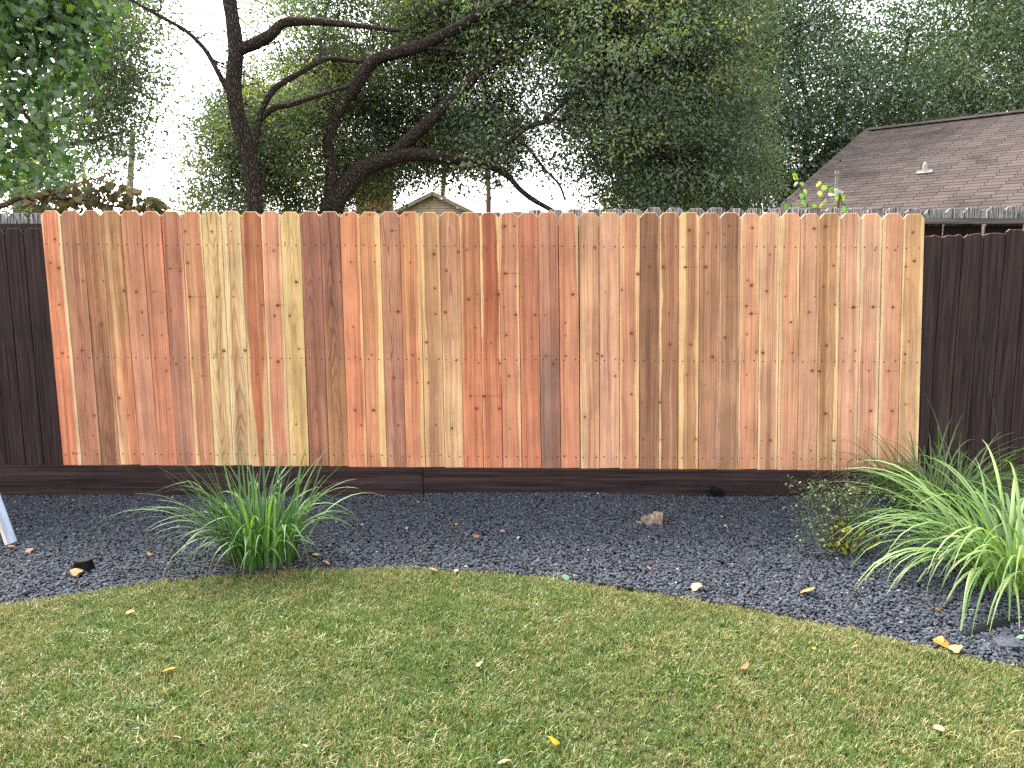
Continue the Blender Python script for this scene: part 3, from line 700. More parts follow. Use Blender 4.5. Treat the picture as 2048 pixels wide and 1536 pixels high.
def grow(name, label, cat, group, trunk, limbs, Y, centres, per, sig, L0, lmat, bmat, twig_frac=.04, tone=.4, ground_px=None, sides=12, fill=.6, sunlit_tone=None):
    tp, tr_ = limb_path(trunk, Y)
    base = Vector((tp[0].x + (ground_px or 0), tp[0].y, 0))
    root = empty(name, base); tag(root, label, cat, group)
    tp = [Vector((base.x, base.y, -.02))] + [Vector((base.x * .6 + tp[0].x * .4, base.y, tp[0].z * .5))] + tp; tr_ = [tr_[0] * 1.35, tr_[0] * 1.1] + tr_
    q, r = smooth_path(tp, tr_, 4); b = MB(); b.tube(q, r, sides, rough=.16); b.build('trunk', bmat, root, smooth=True, off=base)
    lps = [q[len(q) // 3:]]
    for L in limbs:
        lp, lr = limb_path(L, Y); q, r = smooth_path(lp, lr, 4); b = MB(); b.tube(q, r, max(6, sides - 3), rough=.14); b.build('limb', bmat, root, smooth=True, off=base); lps.append(q)
    tb = twig_mesh(centres, lps, twig_frac)
    if tb.v:
        o = tb.build('twigs', bmat, root, off=base); o['kind'] = 'stuff'
    C, A, Ls, Ws, tn = sprays(centres, per, sig, L0, tone_mu=tone)
    if sunlit_tone is not None: tn = tn + np.repeat(np.array([sunlit_tone(1024 + c_[0] / c_[1] * F, 603 - (c_[2] - CAMH) / c_[1] * F) for c_ in centres]), per)  # raises leaf tone in sunny zones: sunlight put into the colour
    fc = centres[rng.uniform(0, 1, len(centres)) < fill] + np.array([0, .7, 0])
    q2 = sprays(fc, 24, sig * 1.8, L0 * 1.45, tone_mu=tone - .1)  # larger leaves behind, toned darker to paint shade inside the crown
    C, A, Ls, Ws, tn = [np.concatenate((a_, b_)) for a_, b_ in zip((C, A, Ls, Ws, tn), q2)]
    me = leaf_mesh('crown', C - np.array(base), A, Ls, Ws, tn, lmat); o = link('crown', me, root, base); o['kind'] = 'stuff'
    return root, lps, len(C)

rows_mid = [  # from row -3 (y -144), columns 4..23
 '00003455677788888865',
 '00023445677788888865',
 '00123455677788888866',
 '00013454788888888886',
 '00024465777777888885',
 '00034787666677888885',
 '00146887676544788885',
 '00577877787656788886',
 '01688777888767888887',
 '00588587788766788887',
 '01688685420000168887',
 '02788783100000057885']
cm = grid_centres(rows_mid, 4, -3, 10.0, .85, 92, seed=2.0, thr=-.16, Yfun=lambda px, py: (11.5 if px < 620 else 12.2) - (1.7 if px > 930 and rng.uniform() < .12 else 0))
sx = np.array([1024 + p[0] / p[1] * F for p in cm])
selA = sx + rng.normal(0, 45, len(cm)) < 612
A_tr = [(511,425,15.5),(508,395,15),(504,340,15),(493,294,15),(481,253,15),(470,200,15),(468,150,15),(471,95,14),(466,45,14),(459,0,13.5),(452,-60,12),(440,-150,9)]
A_l = [[(474,105,11),(486,97,11),(511,86,11.5),(542,68,10.5),(565,47,9),(601,43,8),(655,45,6.5),(720,52,5),(800,62,3)],
 [(466,196,5),(454,178,5),(436,145,4.8),(416,108,4.6),(398,86,4.2),(371,61,3.8),(330,38,3.4),(285,13,3),(262,0,2.6),(190,-22,2)],
 [(502,330,7),(508,294,6.5),(515,258,6.2),(524,221,6),(542,185,6),(565,165,5.4),(601,145,4.8),(646,120,4.2),(669,117,4),(720,124,3)],
 [(520,240,5.5),(547,217,5.4),(583,209,5.2),(628,194,4.4),(700,172,3)],
 [(283,13,2.4),(318,22,2),(322,5,1.6),(327,-30,1.2)]]
cnt = 0
oakA, lpA, k = grow('live_oak_tree', 'live oak with a straight dark trunk forking high, left of centre behind the cedar fence', 'tree', 'trees beyond the fence', A_tr, A_l, 9.6, cm[selA], 64, .13, .052, m_oak, m_bark, sunlit_tone=lambda px, py: (.45 if px < 430 and py > 290 else .3 if px > 540 and py > 170 else 0) * random.random() * 1.3); cnt += k  # patches of sunlit foliage painted by a higher leaf tone
B_tr = [(658,428,19),(661,395,13),(662,339,10.5),(657,294,10.2),(664,253,10.2),(684,212,10.5),(708,178,11),(746,123,11.5),(793,106,11),(841,92,11),(882,72,10.5),(923,51,9.5),(964,27,8.5),(1005,10,7.5),(1053,0,6.5),(1130,-22,5),(1250,-45,3)]
B_l = [[(664,420,20),(676,395,20),(698,365,19.5),(729,337,18),(770,320,15.5),(820,309,13.5),(880,313,11.5),(940,324,9.5),(990,333,8),(1012,348,6.5),(1024,360,5.4),(1040,379,5.2),(1067,400,5),(1104,421,4.6),(1150,450,4)],
 [(770,318,12),(805,292,12),(830,268,12),(855,246,11.5),(889,212,11),(923,181,10),(944,157,9.5),(975,133,8),(1009,113,7),(1043,99,6),(1077,79,5),(1130,60,4),(1200,45,3)],
 [(836,93,4.5),(865,97,4.2),(896,99,3.8),(934,108,3.5),(975,120,3),(1026,126,2.4)],
 [(966,27,3.5),(980,31,3.2),(999,44,3),(1016,65,2.6),(1026,90,2)],
 [(1005,9,5),(1075,14,4.6),(1140,22,3.8),(1210,40,3),(1280,75,2.2)],
 [(742,124,4),(694,121,3.6),(650,118,3),(610,128,2)],
 [(975,326,6),(998,300,5.4),(1026,277,5.2),(1060,253,5),(1110,240,4.6),(1160,236,4.4),(1197,239,4.4),(1231,250,4.6),(1265,267,4.5),(1316,294,4),(1350,325,3),(1390,370,2)],
 [(1030,276,3.2),(1050,290,3),(1067,308,2.8),(1087,335,2.6),(1118,369,2.4),(1130,400,2)],
 [(1080,248,3.6),(1150,190,3.2),(1240,150,3),(1330,125,2.4),(1400,120,1.8)]]
oakB, lpB, k = grow('live_oak_tree', 'broad live oak with two crossing stems arching right, behind the middle of the fence', 'tree', 'trees beyond the fence', B_tr, B_l, 10.4, cm[~selA], 64, .13, .052, m_oak, m_bark, twig_frac=.03, sunlit_tone=lambda px, py: (.4 if px < 720 and py > 150 else .22 if 760 < px < 900 and py < 300 else 0) * random.random() * 1.3); cnt += k  # sunlit patches of this crown painted into the leaf tone too
# left fine-leaved oak
rows_l = ['02343000','02452000','03562000','00582000','00583000','00573000','00584100','04783000','03553000','04331000','55321000','54220000']
cl = grid_centres([r for r in rows_l], 0, -3, 12.0, .8, 125, seed=5.0, thr=-.16)
oakL, _, k = grow('live_oak_tree', 'sparse fine-leaved oak behind the big-leaved tree at the left edge', 'tree', 'trees beyond the fence',
     [(46,425,17),(46,385,17),(52,330,16),(64,270,14),(90,200,12),(120,130,10),(150,60,8),(175,-20,6),(190,-120,4)],
     [[(90,200,7),(150,150,6),(210,110,5),(270,90,3)],[(64,270,7),(130,230,6),(190,210,5),(260,205,3)],[(55,315,6),(110,290,5),(170,285,4),(250,262,2.5)]], 12.0, cl, 40, .15, .060, m_oak, m_bark2, twig_frac=.06, fill=.25); cnt += k
# far right oaks
rows_r = ['567777766788888','677776554688888','667775433577888','667765434467888','788877656678888','788876777888788','788876677887788','788887778888888','788887788888888','788876787788888','888776776777788','888666777777777']
cr = grid_centres(rows_r, 20, -3, 21.0, 1.5, 80, seed=9.0, thr=-.15)
sx = np.array([1024 + p[0] / p[1] * F for p in cr])
s1 = sx + rng.normal(0, 70, len(cr)) < 1560
s3 = (sx + rng.normal(0, 60, len(cr)) > 1850) & ~s1
s2 = ~s1 & ~s3
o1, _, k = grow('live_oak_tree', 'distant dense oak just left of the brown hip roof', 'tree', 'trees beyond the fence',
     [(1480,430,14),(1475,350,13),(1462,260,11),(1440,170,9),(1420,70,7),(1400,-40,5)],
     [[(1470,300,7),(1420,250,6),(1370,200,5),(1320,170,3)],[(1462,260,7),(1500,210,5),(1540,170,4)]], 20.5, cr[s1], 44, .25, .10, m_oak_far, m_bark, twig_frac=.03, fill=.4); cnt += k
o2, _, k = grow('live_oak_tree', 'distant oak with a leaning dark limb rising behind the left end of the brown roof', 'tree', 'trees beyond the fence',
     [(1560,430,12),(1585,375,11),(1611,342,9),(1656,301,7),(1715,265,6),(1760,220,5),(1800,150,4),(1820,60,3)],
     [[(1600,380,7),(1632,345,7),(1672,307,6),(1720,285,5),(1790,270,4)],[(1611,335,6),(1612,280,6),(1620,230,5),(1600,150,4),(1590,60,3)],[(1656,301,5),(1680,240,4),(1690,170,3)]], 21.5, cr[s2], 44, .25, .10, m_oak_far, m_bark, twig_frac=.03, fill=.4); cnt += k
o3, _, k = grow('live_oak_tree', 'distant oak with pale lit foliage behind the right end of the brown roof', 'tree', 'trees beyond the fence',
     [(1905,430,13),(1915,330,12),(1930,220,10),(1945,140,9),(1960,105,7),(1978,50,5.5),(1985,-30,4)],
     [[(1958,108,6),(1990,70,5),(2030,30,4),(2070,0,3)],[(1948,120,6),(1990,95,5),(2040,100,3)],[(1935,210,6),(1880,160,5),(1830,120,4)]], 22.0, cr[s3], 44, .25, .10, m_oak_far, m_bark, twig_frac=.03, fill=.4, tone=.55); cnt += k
LEAVES = cnt

# big-leaved tree at the left: the leaves that show are parts, the rest is the crown
def heart_leaf(name, L, wf, curl, mat, tone):
    o = [(0, 0), (.20, .10), (.46, .16), (.52, .36), (.36, .66), (.06, .98)]
    pts = [(x * wf, y) for x, y in o]
    v = []; 
    for x, y in pts: v.append((x * L, y * L, -curl * L * (x * x * 1.2 + (y - .4) ** 2 * .8)))
    for x, y in pts[1:]: v.append((-x * L, y * L, -curl * L * (x * x * 1.2 + (y - .4) ** 2 * .8)))
    mid = len(v); v.append((0, .35 * L, .0)); v.append((0, .7 * L, -.03 * L))
    f = [(0, 1, 2, mid), (mid, 2, 3), (mid, 3, 4, mid + 1), (mid + 1, 4, 5), (0, mid, 7, 6), (mid, 8, 7), (mid, mid + 1, 9, 8), (mid + 1, 10, 9)]
    v += [(0, 0, 0), (0, -.25 * L, -.02 * L), (.02 * L, -.25 * L, -.02 * L), (.02 * L, 0, 0)]
    f.append((mid + 2, mid + 3, mid + 4, mid + 5))
    me = mesh(name, v, f, True); me.materials.append(mat)
    at = me.attributes.new('tone', 'FLOAT', 'FACE'); at.data.foreach_set('value', [tone] * len(f))
    return me
tal_root = empty('tallow_tree', (P(-60, 425, 7.3).x, 7.3, 0)); tag(tal_root, 'tree with large heart-shaped green leaves hanging in at the top left corner', 'tree', 'trees beyond the fence')
tb0 = Vector(tal_root.location)
def tlimb(nm, pts, Y=7.3):
    lp, lr = limb_path(pts, Y); q, r = smooth_path(lp, lr, 4); b = MB(); b.tube(q, r, 8, rough=.1); b.build(nm, m_bark2, tal_root, smooth=True, off=tb0); return q
q0 = [tb0 + Vector((0, 0, -.02)), P(-60, 425, 7.3), P(-55, 300, 7.3), P(-45, 150, 7.3), P(-30, 0, 7.3), P(-10, -120, 7.3)]
q, r = smooth_path(q0, [.13, .11, .10, .09, .07, .04], 5); b = MB(); b.tube(q, r, 10, rough=.12); b.build('trunk', m_bark2, tal_root, smooth=True, off=tb0)
tl = [q, tlimb('limb', [(-45,180,7),(20,120,5),(80,80,3.5),(150,60,2)]), tlimb('limb', [(-50,260,6),(10,215,4.5),(60,240,3),(100,340,1.6)]),
      tlimb('limb', [(-58,400,7),(0,412,6),(40,395,5),(90,396,3.5),(150,398,3),(215,410,2),(300,424,1.3)], 6.6), tlimb('limb', [(80,396,3),(120,385,2.4),(170,392,2),(260,408,1.2)], 6.5), tlimb('limb', [(100,392,2.2),(160,365,1.6),(205,355,1.2)], 6.7)]
tv = [heart_leaf('leaf', .066, 1.05, random.uniform(.15, .6), m_tallow, tn) for tn in (.1, .25, .4, .5, .65, .9)]
tvo = [heart_leaf('leaf', .07, 1.1, random.uniform(.2, .7), m_tallow_old, tn) for tn in (.05, .2, .35, .5, .7, .95)]
rows_t = ['99850','99861','99871','99971','99982','99961','99830','99830','99730','98710','76510','21100']
ct = grid_centres(rows_t, -1, -3, 7.25, .35, 125, thr=-.45, seed=3.0)
c2 = []
for _ in range(260):
    px = rng.uniform(50, 335); top = np.interp(px, [50, 120, 180, 215, 260, 335], [385, 375, 352, 345, 370, 408]); c2.append(P(px, rng.uniform(top, 424), 6.6 + rng.normal(0, .12)))
def leaf_rot():
    return (R(random.uniform(-150, -70)), R(random.uniform(-35, 35)), R(random.uniform(0, 360)))
vis = [p for p in ct if True]
scr = np.array([[1024 + p[0] / p[1] * F, p[1]] for p in ct]); order = np.argsort(scr[:, 1])
inview = [i for i in order if -5 < scr[i, 0] < 2050 and -10 < 603 - (ct[i][2] - CAMH) / ct[i][1] * F]
near = set(inview[:210]); rest = [i for i in range(len(ct)) if i not in near]
for i in near:
    o = bpy.data.objects.new('leaf', random.choice(tv)); o.parent = tal_root; o.location = Vector(ct[i]) - tb0; o.rotation_euler = leaf_rot(); s = random.uniform(.75, 1.2); o.scale = (s, s, s); col.objects.link(o)
for p in c2[:90]:
    o = bpy.data.objects.new('leaf', random.choice(tvo)); o.parent = tal_root; o.location = Vector(p) - tb0; o.rotation_euler = leaf_rot(); s = random.uniform(.75, 1.15); o.scale = (s, s, s); col.objects.link(o)
V = []; Fc = []; T = []
for p in c2[90:]:
    src = random.choice(tvo); M = Matrix.Translation(Vector(p) - tb0) @ __import__('mathutils').Euler(leaf_rot()).to_matrix().to_4x4()
    k = len(V); V += [M @ v.co for v in src.vertices]; Fc += [[j + k for j in q.vertices] for q in src.polygons]; T += [random.random()] * len(src.polygons)
me = mesh('turning_foliage', V, Fc, True); me.materials.append(m_tallow_old); at = me.attributes.new('tone', 'FLOAT', 'FACE'); at.data.foreach_set('value', T)
o = link('turning_foliage', me, tal_root, tb0); o['kind'] = 'stuff'
# remaining leaves joined into the crown
V = []; Fc = []; T = []
for i in rest + list(range(len(rest) // 2)):
    src = random.choice(tv); M = Matrix.LocRotScale(Vector(ct[i]) - tb0 + Vector((0, random.uniform(0, .3), 0)) + Vector(rng.normal(size=3)) * .05, Matrix(((1,0,0),(0,1,0),(0,0,1))).to_3x3().to_quaternion(), (1, 1, 1)) @ __import__('mathutils').Euler(leaf_rot()).to_matrix().to_4x4()
    k = len(V); V += [M @ v.co for v in src.vertices]; Fc += [[j + k for j in p.vertices] for p in src.polygons]; T += [random.random()] * len(src.polygons)
me = mesh('crown', V, Fc, True); me.materials.append(m_tallow); at = me.attributes.new('tone', 'FLOAT', 'FACE'); at.data.foreach_set('value', T)
o = link('crown', me, tal_root, tb0); o['kind'] = 'stuff'
tw = twig_mesh(np.array([tuple(p) for p in ct]), tl[:3], .06, .007); o = tw.build('twigs', m_bark2, tal_root, off=tb0); o['kind'] = 'stuff'
tw = twig_mesh(np.array([tuple(p) for p in c2]), tl[3:], .5, .004); o = tw.build('twigs', m_bark2, tal_root, off=tb0); o['kind'] = 'stuff'

# slim pines in the gap
def pine(label, pts, tufts_, Y=34):
    lp, lr = limb_path(pts, Y); base = Vector((lp[0].x, Y, 0)); root = empty('pine_tree', base); tag(root, label, 'tree', 'trees beyond the fence')
    q, r = smooth_path([Vector((base.x, Y, -.03))] + lp, [lr[0] * 1.2] + lr, 4); b = MB(); b.tube(q, r, 8, rough=.1); b.build('trunk', m_pine, root, smooth=True, off=base)
    b = MB(); C = []
    for (px, py) in tufts_:
        e = P(px, py, Y + random.uniform(-.6, .6)); a = min(q, key=lambda p: (p - e).length + abs(p.z - e.z + .2)); b.tube([a, a.lerp(e, .5) + Vector((0, 0, .08)), e], [.035, .025, .015], 4, cap=False); C.append(e)
    o = b.build('limbs', m_pine, root, off=base); o['kind'] = 'stuff'
    C = np.array([tuple(c) for c in C]); cc, A, L, W, tn = sprays(C, 120, .16, .22, droop=-.1, tone_mu=.5)
    me = leaf_mesh('crown', cc - np.array(base), A, L, L * .05, tn, m_needle); o = link('crown', me, root, base); o['kind'] = 'stuff'
pine('slim pine trunk standing in the bright gap below the oak crown', [(977,430,5),(977,380,4.8),(974,340,4.6),(970,280,4.2),(968,200,3.8),(965,60,3),(962,-120,2)],
     [(935,352),(925,372),(948,385),(942,360),(1000,365),(1008,350),(915,345),(955,400),(1015,372),(940,335),(990,330),(1005,320),(955,310),(920,320),(940,240),(1000,230),(960,180)])
pine('second slimmer pine trunk just right of the tan gable peak', [(884,430,5),(886,385,4.6),(889,350,4.4),(893,320,4.2),(896,280,4),(893,200,3.5),(890,60,3),(888,-120,2)],
     [(915,325),(870,330),(905,300),(870,290),(910,250),(875,230),(900,180)], 36)

# ---------------------------------------------------------------- brown hip-roofed house on the right
m_shing = None
m_sh, t = new_mat('brown_shingle'); rnd = t.n('ShaderNodeObjectInfo').outputs['Random']; sa = t.attr('tone')
ob = t.n('ShaderNodeNewGeometry').outputs['Position']; nn = t.noise(ob, 90.0, 3.0); n2 = t.noise(ob, .9, 3.0)
vv = t.math('MAXIMUM', rnd, sa)
c = t.mix(t.math('FRACT', t.math('MULTIPLY', t.math('ADD', rnd, sa), 7.31)), lin((122, 109, 104), .40), lin((148, 133, 127), .40))
c = t.mix(t.sstep(nn, .35, .7, 0, .4), c, lin((102, 91, 88), .40)); c = t.mix(t.sstep(n2, .5, .72, 0, .55), c, lin((92, 85, 88), .27))
finish(t, c, .95, nn, .3, .004, .1)
m_under = noisy_mat('roof_felt', lin((60, 52, 50), .6), lin((48, 42, 42), .6), (6, 6, 6), .95)
m_wall = noisy_mat('brick_wall_far', lin((120, 82, 66), .7), lin((98, 66, 54), .7), (6, 6, 12), .9)
m_trim = noisy_mat('fascia_paint', lin((150, 138, 122), .8), lin((140, 128, 112), .8), (4, 4, 4), .7)
ZR = 5.3
R0, R1 = G(1735, 262, ZR), G(2048, 225, ZR)
ud = (R1 - R0).normalized(); dn = Vector((ud.y, -ud.x, 0))
if dn.y > 0: dn = -dn
SL = R(28); dd = dn * math.cos(SL) + Vector((0, 0, -math.sin(SL))); nrm = ud.cross(dd).normalized()
if nrm.z < 0: nrm = -nrm
def on_roof(px, py):
    d = ray(px, py); o0 = Vector((0, 0, CAMH)); tt = (R0 - o0).dot(nrm) / d.dot(nrm); return o0 + d * tt
Cn = on_roof(1565, 415); cu, cv = (Cn - R0).dot(ud), (Cn - R0).dot(dd)
hip_k = cu / cv                        # u along the hip per metre down the slope (negative)
VL = 6.6; UL = 9.0
def RP(u, v, h=0.0): return R0 + ud * u + dd * v + nrm * h
house = empty('hip_roof_house', (RP(3, VL).x, RP(3, VL).y, 0)); tag(house, 'neighbouring house with a brown shingled hip roof at the right', 'house')
hb = Vector(house.location)
eL, eR = RP(hip_k * VL, VL), RP(UL, VL)
# roof deck: front slope, hip slope, back slope
ridgeR = RP(UL, 0); back = -dn * (VL * math.cos(SL)) ; bL = Vector((eL.x, eL.y, eL.z)) - dn * (2 * VL * math.cos(SL)); bR = Vector((eR.x, eR.y, eR.z)) - dn * (2 * VL * math.cos(SL))
me = mesh('roof', [tuple(p - hb) for p in (R0, ridgeR, eR, eL, bL, bR)], [(0, 3, 2, 1), (0, 4, 3), (0, 1, 5, 4)])
roof = link('roof', me, house, hb, mat=m_under)
we = .45
wb = MB(); c0_ = [eL + ud * we - dn * we, eR - dn * we, bR + dn * we, bL + ud * we + dn * we]; zt_ = eL.z - .1
v = [Vector((p.x, p.y, -.03)) for p in c0_] + [Vector((p.x, p.y, zt_)) for p in c0_]
wb.add(v, [(0, 1, 5, 4), (1, 2, 6, 5), (2, 3, 7, 6), (3, 0, 4, 7)]); wb.build('wall', m_wall, house, off=hb)
fb = MB(); fb.tube([eL - Vector((0, 0, .09)), eR - Vector((0, 0, .09))], [.09, .09], 4); fb.build('fascia', m_trim, house, off=hb)
TW, TE = .305, .145
tab = MB(); tab.box((-TW / 2 + .004, 0, 0), (TW / 2 - .004, TE + .012, .009)); tabme = mesh('shingle', tab.v, tab.f); tabme.materials.append(m_sh)
xd = dd.cross(nrm)
rotm = Matrix((xd, dd, nrm)).transposed()
tilt = Matrix.Rotation(R(2.3), 3, 'X')
cells = []
for r in range(int(VL / TE)):
    v0 = r * TE; off = (r % 3) * TW / 3 + random.uniform(-.02, .02) + (TW / 2 if r % 2 else 0)
    kk = int(math.floor((hip_k * (v0 + .07) + .06) / TW)) - 1
    while kk * TW + off < UL:
        u0 = kk * TW + off
        if u0 > hip_k * v0 + .02: cells.append((u0, v0))
        kk += 1
def scr_of(p):
    d = p - Vector((0, 0, CAMH)); zc = d.y * cp - d.z * sp; return 1024 + F * d.x / zc, 768 - F * (d.y * sp + d.z * cp) / zc
sh_in = []; sh_out = []
for cll in cells:
    px, py = scr_of(RP(cll[0] + .15, cll[1] + .07)); (sh_in if (1560 < px < 2052 and py < 420) else sh_out).append(cll)
sh_in.sort(key=lambda c_: (RP(*c_) - Vector((0, 0, CAMH))).length)
sh_parts = sh_in[:300]
qrot = (rotm @ tilt).to_euler()
for (u0, v0) in sh_parts:
    o = bpy.data.objects.new('shingle', tabme); o.parent = roof; o.location = RP(u0, v0, .004 + random.uniform(0, .002)) - hb; o.rotation_euler = qrot; col.objects.link(o)
mb = MB(); M3 = rotm @ tilt; tones = []
for (u0, v0) in sh_in[300:] + sh_out:
    o0 = RP(u0, v0, .004 + random.uniform(0, .002)); mb.add([o0 + M3 @ p for p in tab.v], tab.f); tones += [random.random()] * 6
o = mb.build('shingles_beyond', m_sh, roof, off=hb); o.location = (0, 0, 0); o['kind'] = 'stuff'
at = o.data.attributes.new('tone', 'FLOAT', 'FACE'); at.data.foreach_set('value', tones)
# ridge and hip caps
def caps(a, b_, n):
    d = (b_ - a); L = d.length / n; d.normalize(); s = d.cross(Vector((0, 0, 1))).normalized(); u_ = s.cross(d)
    for i in range(n):
        m_ = MB(); p0 = a + d * L * i; p1 = a + d * (L * (i + 1) + .03)
        v = []
        for p, h in ((p0, .060), (p1, .052)):
            v += [p + s * .13 + u_ * (h - .055), p + u_ * (h + .01), p - s * .13 + u_ * (h - .055)]
        v += [q - u_ * .012 for q in v]
        m_.add(v, [(0, 1, 4, 3), (1, 2, 5, 4), (6, 9, 10, 7), (7, 10, 11, 8), (0, 6, 7, 1), (1, 7, 8, 2), (3, 4, 10, 9), (4, 5, 11, 10), (0, 3, 9, 6), (2, 8, 11, 5)])
        o = m_.build('ridge_cap', m_sh, roof, off=hb); o.location = (0, 0, 0)
caps(R0, ridgeR, 30); caps(eL, R0, 24)
# vents on the roof
m_pvc = noisy_mat('white_vent_pipe', lin((200, 196, 184), .5), lin((176, 172, 160), .5), (20, 20, 20), .5)
m_vent = noisy_mat('white_painted_metal', lin((224, 220, 204), .55), lin((206, 200, 182), .55), (20, 20, 20), .45)
vb = on_roof(1672, 388); vp = empty('vent_pipe', vb); tag(vp, 'tall pale vent pipe with a cap on the left part of the brown roof', 'vent')
b = MB(); b.tube([vb - Vector((0, 0, .05)), vb + Vector((0, 0, .36))], [.030, .030], 10); b.build('pipe', m_pvc, vp, smooth=False, off=vb)
b = MB(); b.tube([vb + Vector((0, 0, .362)), vb + Vector((0, 0, .43))], [.043, .043], 10); b.build('cap', m_pvc, vp, off=vb)
b = MB(); b.tube([vb + nrm * .012, vb + nrm * .03, vb + nrm * .10], [.15, .12, .034], 10); b.build('flashing', m_vent, vp, off=vb)
vb = on_roof(1849, 347); vp = empty('vent_pipe', vb); tag(vp, 'short white vent with a flat base in the middle of the brown roof', 'vent')
b = MB(); b.tube([vb, vb + Vector((0, 0, .16)), vb + Vector((0, 0, .23))], [.045, .040, .008], 10); b.build('pipe', m_vent, vp, off=vb)
b = MB(); fv = [RP((vb - R0).dot(ud) + a, (vb - R0).dot(dd) + c_, h) for a, c_, h in ((-.13, -.10, .014), (.13, -.10, .014), (.13, .08, .03), (-.13, .08, .03), (-.13, -.10, .022), (.13, -.10, .022), (.13, .08, .045), (-.13, .08, .045))]
b.add(fv, [(4, 5, 6, 7), (0, 1, 5, 4), (1, 2, 6, 5), (2, 3, 7, 6), (3, 0, 4, 7)]); b.build('flashing', m_vent, vp, off=vb)

# ---------------------------------------------------------------- gable house and chimney far behind
m_siding = noisy_mat('tan_siding', lin((196, 178, 156), .85), lin((184, 166, 144), .85), (1, 1, 1), .8)
m_rooftan = noisy_mat('far_roof', lin((176, 138, 118), .7), lin((150, 116, 98), .7), (8, 8, 8), .9)
YH = 30.0; ap = P(867, 390, YH); lft = P(765, 424, YH); rgt = P(942, 427, YH)
gh = empty('gable_house', (ap.x, YH, 0)); tag(gh, 'far house with a tan sided gable peeking over the middle of the fence', 'house'); gb = Vector(gh.location)
half = (rgt.x - ap.x) * 1.3; drop = (ap.z - rgt.z) * 1.3; zE = ap.z - drop
b = MB(); b.box((ap.x - half + .1, YH + .02, -.03), (ap.x + half - .1, YH + 7, zE)); b.build('wall', m_siding, gh, off=gb)
nb = 9
for i in range(nb):
    z0 = zE + drop * i / nb; z1 = zE + drop * (i + 1) / nb - .012; h0 = half * (1 - i / nb); h1 = max(.02, half * (1 - (i + 1) / nb))
    b = MB(); y0, y1 = YH - .02, YH + .03
    b.add([(ap.x - h0, y0 - .015, z0), (ap.x + h0, y0 - .015, z0), (ap.x + h1, y0, z1), (ap.x - h1, y0, z1), (ap.x - h0, y1, z0), (ap.x + h0, y1, z0), (ap.x + h1, y1, z1), (ap.x - h1, y1, z1)],
          [(0, 1, 2, 3), (1, 5, 6, 2), (0, 3, 7, 4), (4, 7, 6, 5), (3, 2, 6, 7), (0, 4, 5, 1)]); b.build('siding_board', m_siding, gh, off=gb)
rfo = None
for s in (-1, 1):
    b = MB(); e = Vector((ap.x + s * (half + .35), 0, zE - drop * .35 / half)); a = Vector((ap.x, 0, ap.z)); up = Vector((0, 0, .10))
    ys = (YH - .35, YH + 7.2)
    v = [Vector((q.x, yy, q.z)) + k * up for yy in ys for k in (0, 1) for q in (a, e)]
    b.add(v, [(0, 1, 3, 2), (4, 6, 7, 5), (2, 3, 7, 6), (0, 4, 5, 1), (1, 5, 7, 3)]); b.build('roof', m_rooftan, gh, off=gb)
    b = MB(); y0, y1 = YH - .40, YH - .355; dz = Vector((0, 0, -.16))
    v = [Vector((q.x, yy, q.z)) + k * dz + Vector((0, 0, .10)) for yy in (y0, y1) for k in (0, 1) for q in (a, e)]
    b.add(v, [(0, 1, 3, 2), (4, 6, 7, 5), (2, 3, 7, 6), (0, 4, 5, 1), (1, 5, 7, 3)]); b.build('rake_trim', m_trim, gh, off=gb)
m_brick, t = new_mat('red_brown_brick'); rnd = t.n('ShaderNodeObjectInfo').outputs['Random']
c = t.mix(rnd, lin((136, 90, 68), .75), lin((170, 118, 88), .75)); nn = t.noise(t.obj(), 40.0, 3.0); finish(t, t.mix(t.sstep(nn, .3, .7, 0, .4), c, lin((96, 62, 50), .7)), .9, nn, .3, .003, .15)
m_mortar = noisy_mat('mortar', lin((128, 108, 92), .7), lin((112, 94, 82), .7), (30, 30, 30), .95)
YC = 25.0; c0, c1 = P(712, 425, YC), P(781, 425, YC); ctop = P(740, 345, YC).z
ch = empty('brick_chimney', ((c0.x + c1.x) / 2, YC, 0)); tag(ch, 'red-brown brick chimney half hidden by oak leaves left of the tan gable', 'chimney'); cb = Vector(ch.location)
b = MB(); b.box((c0.x + .012, YC + .012, -.03), (c1.x - .012, YC + .8, ctop)); b.build('core', m_mortar, ch, off=cb)
bw = (c1.x - c0.x) / 6; bh = .068 + .010
bme = MB(); bme.box((0, 0, 0), (bw - .011, .10, .068)); bme = mesh('brick', bme.v, bme.f); bme.materials.append(m_brick)
bme2 = MB(); bme2.box((0, 0, 0), (bw / 2 - .011, .10, .068)); bme2 = mesh('brick', bme2.v, bme2.f); bme2.materials.append(m_brick)
zz = 2.75; r = 0
while zz < ctop - .07:
    xx = c0.x; first = True
    while xx < c1.x - .02:
        hlf = (r % 2 and (first or xx > c1.x - bw * .6)); me = bme2 if hlf else bme
        o = bpy.data.objects.new('brick', me); o.parent = ch; o.location = Vector((xx, YC - .002, zz)) - cb; col.objects.link(o)
        xx += bw / 2 if hlf else bw; first = False
    o = bpy.data.objects.new('brick', bme); o.parent = ch; o.location = Vector((c1.x, YC + .115 + (.12 if r % 2 else 0), zz)) - cb; o.rotation_euler = (0, 0, R(90)); col.objects.link(o)
    zz += bh; r += 1
b = MB(); b.box((c0.x - .05, YC - .05, ctop), (c1.x + .05, YC + .85, ctop + .10)); b.build('cap', m_mortar, ch, off=cb)

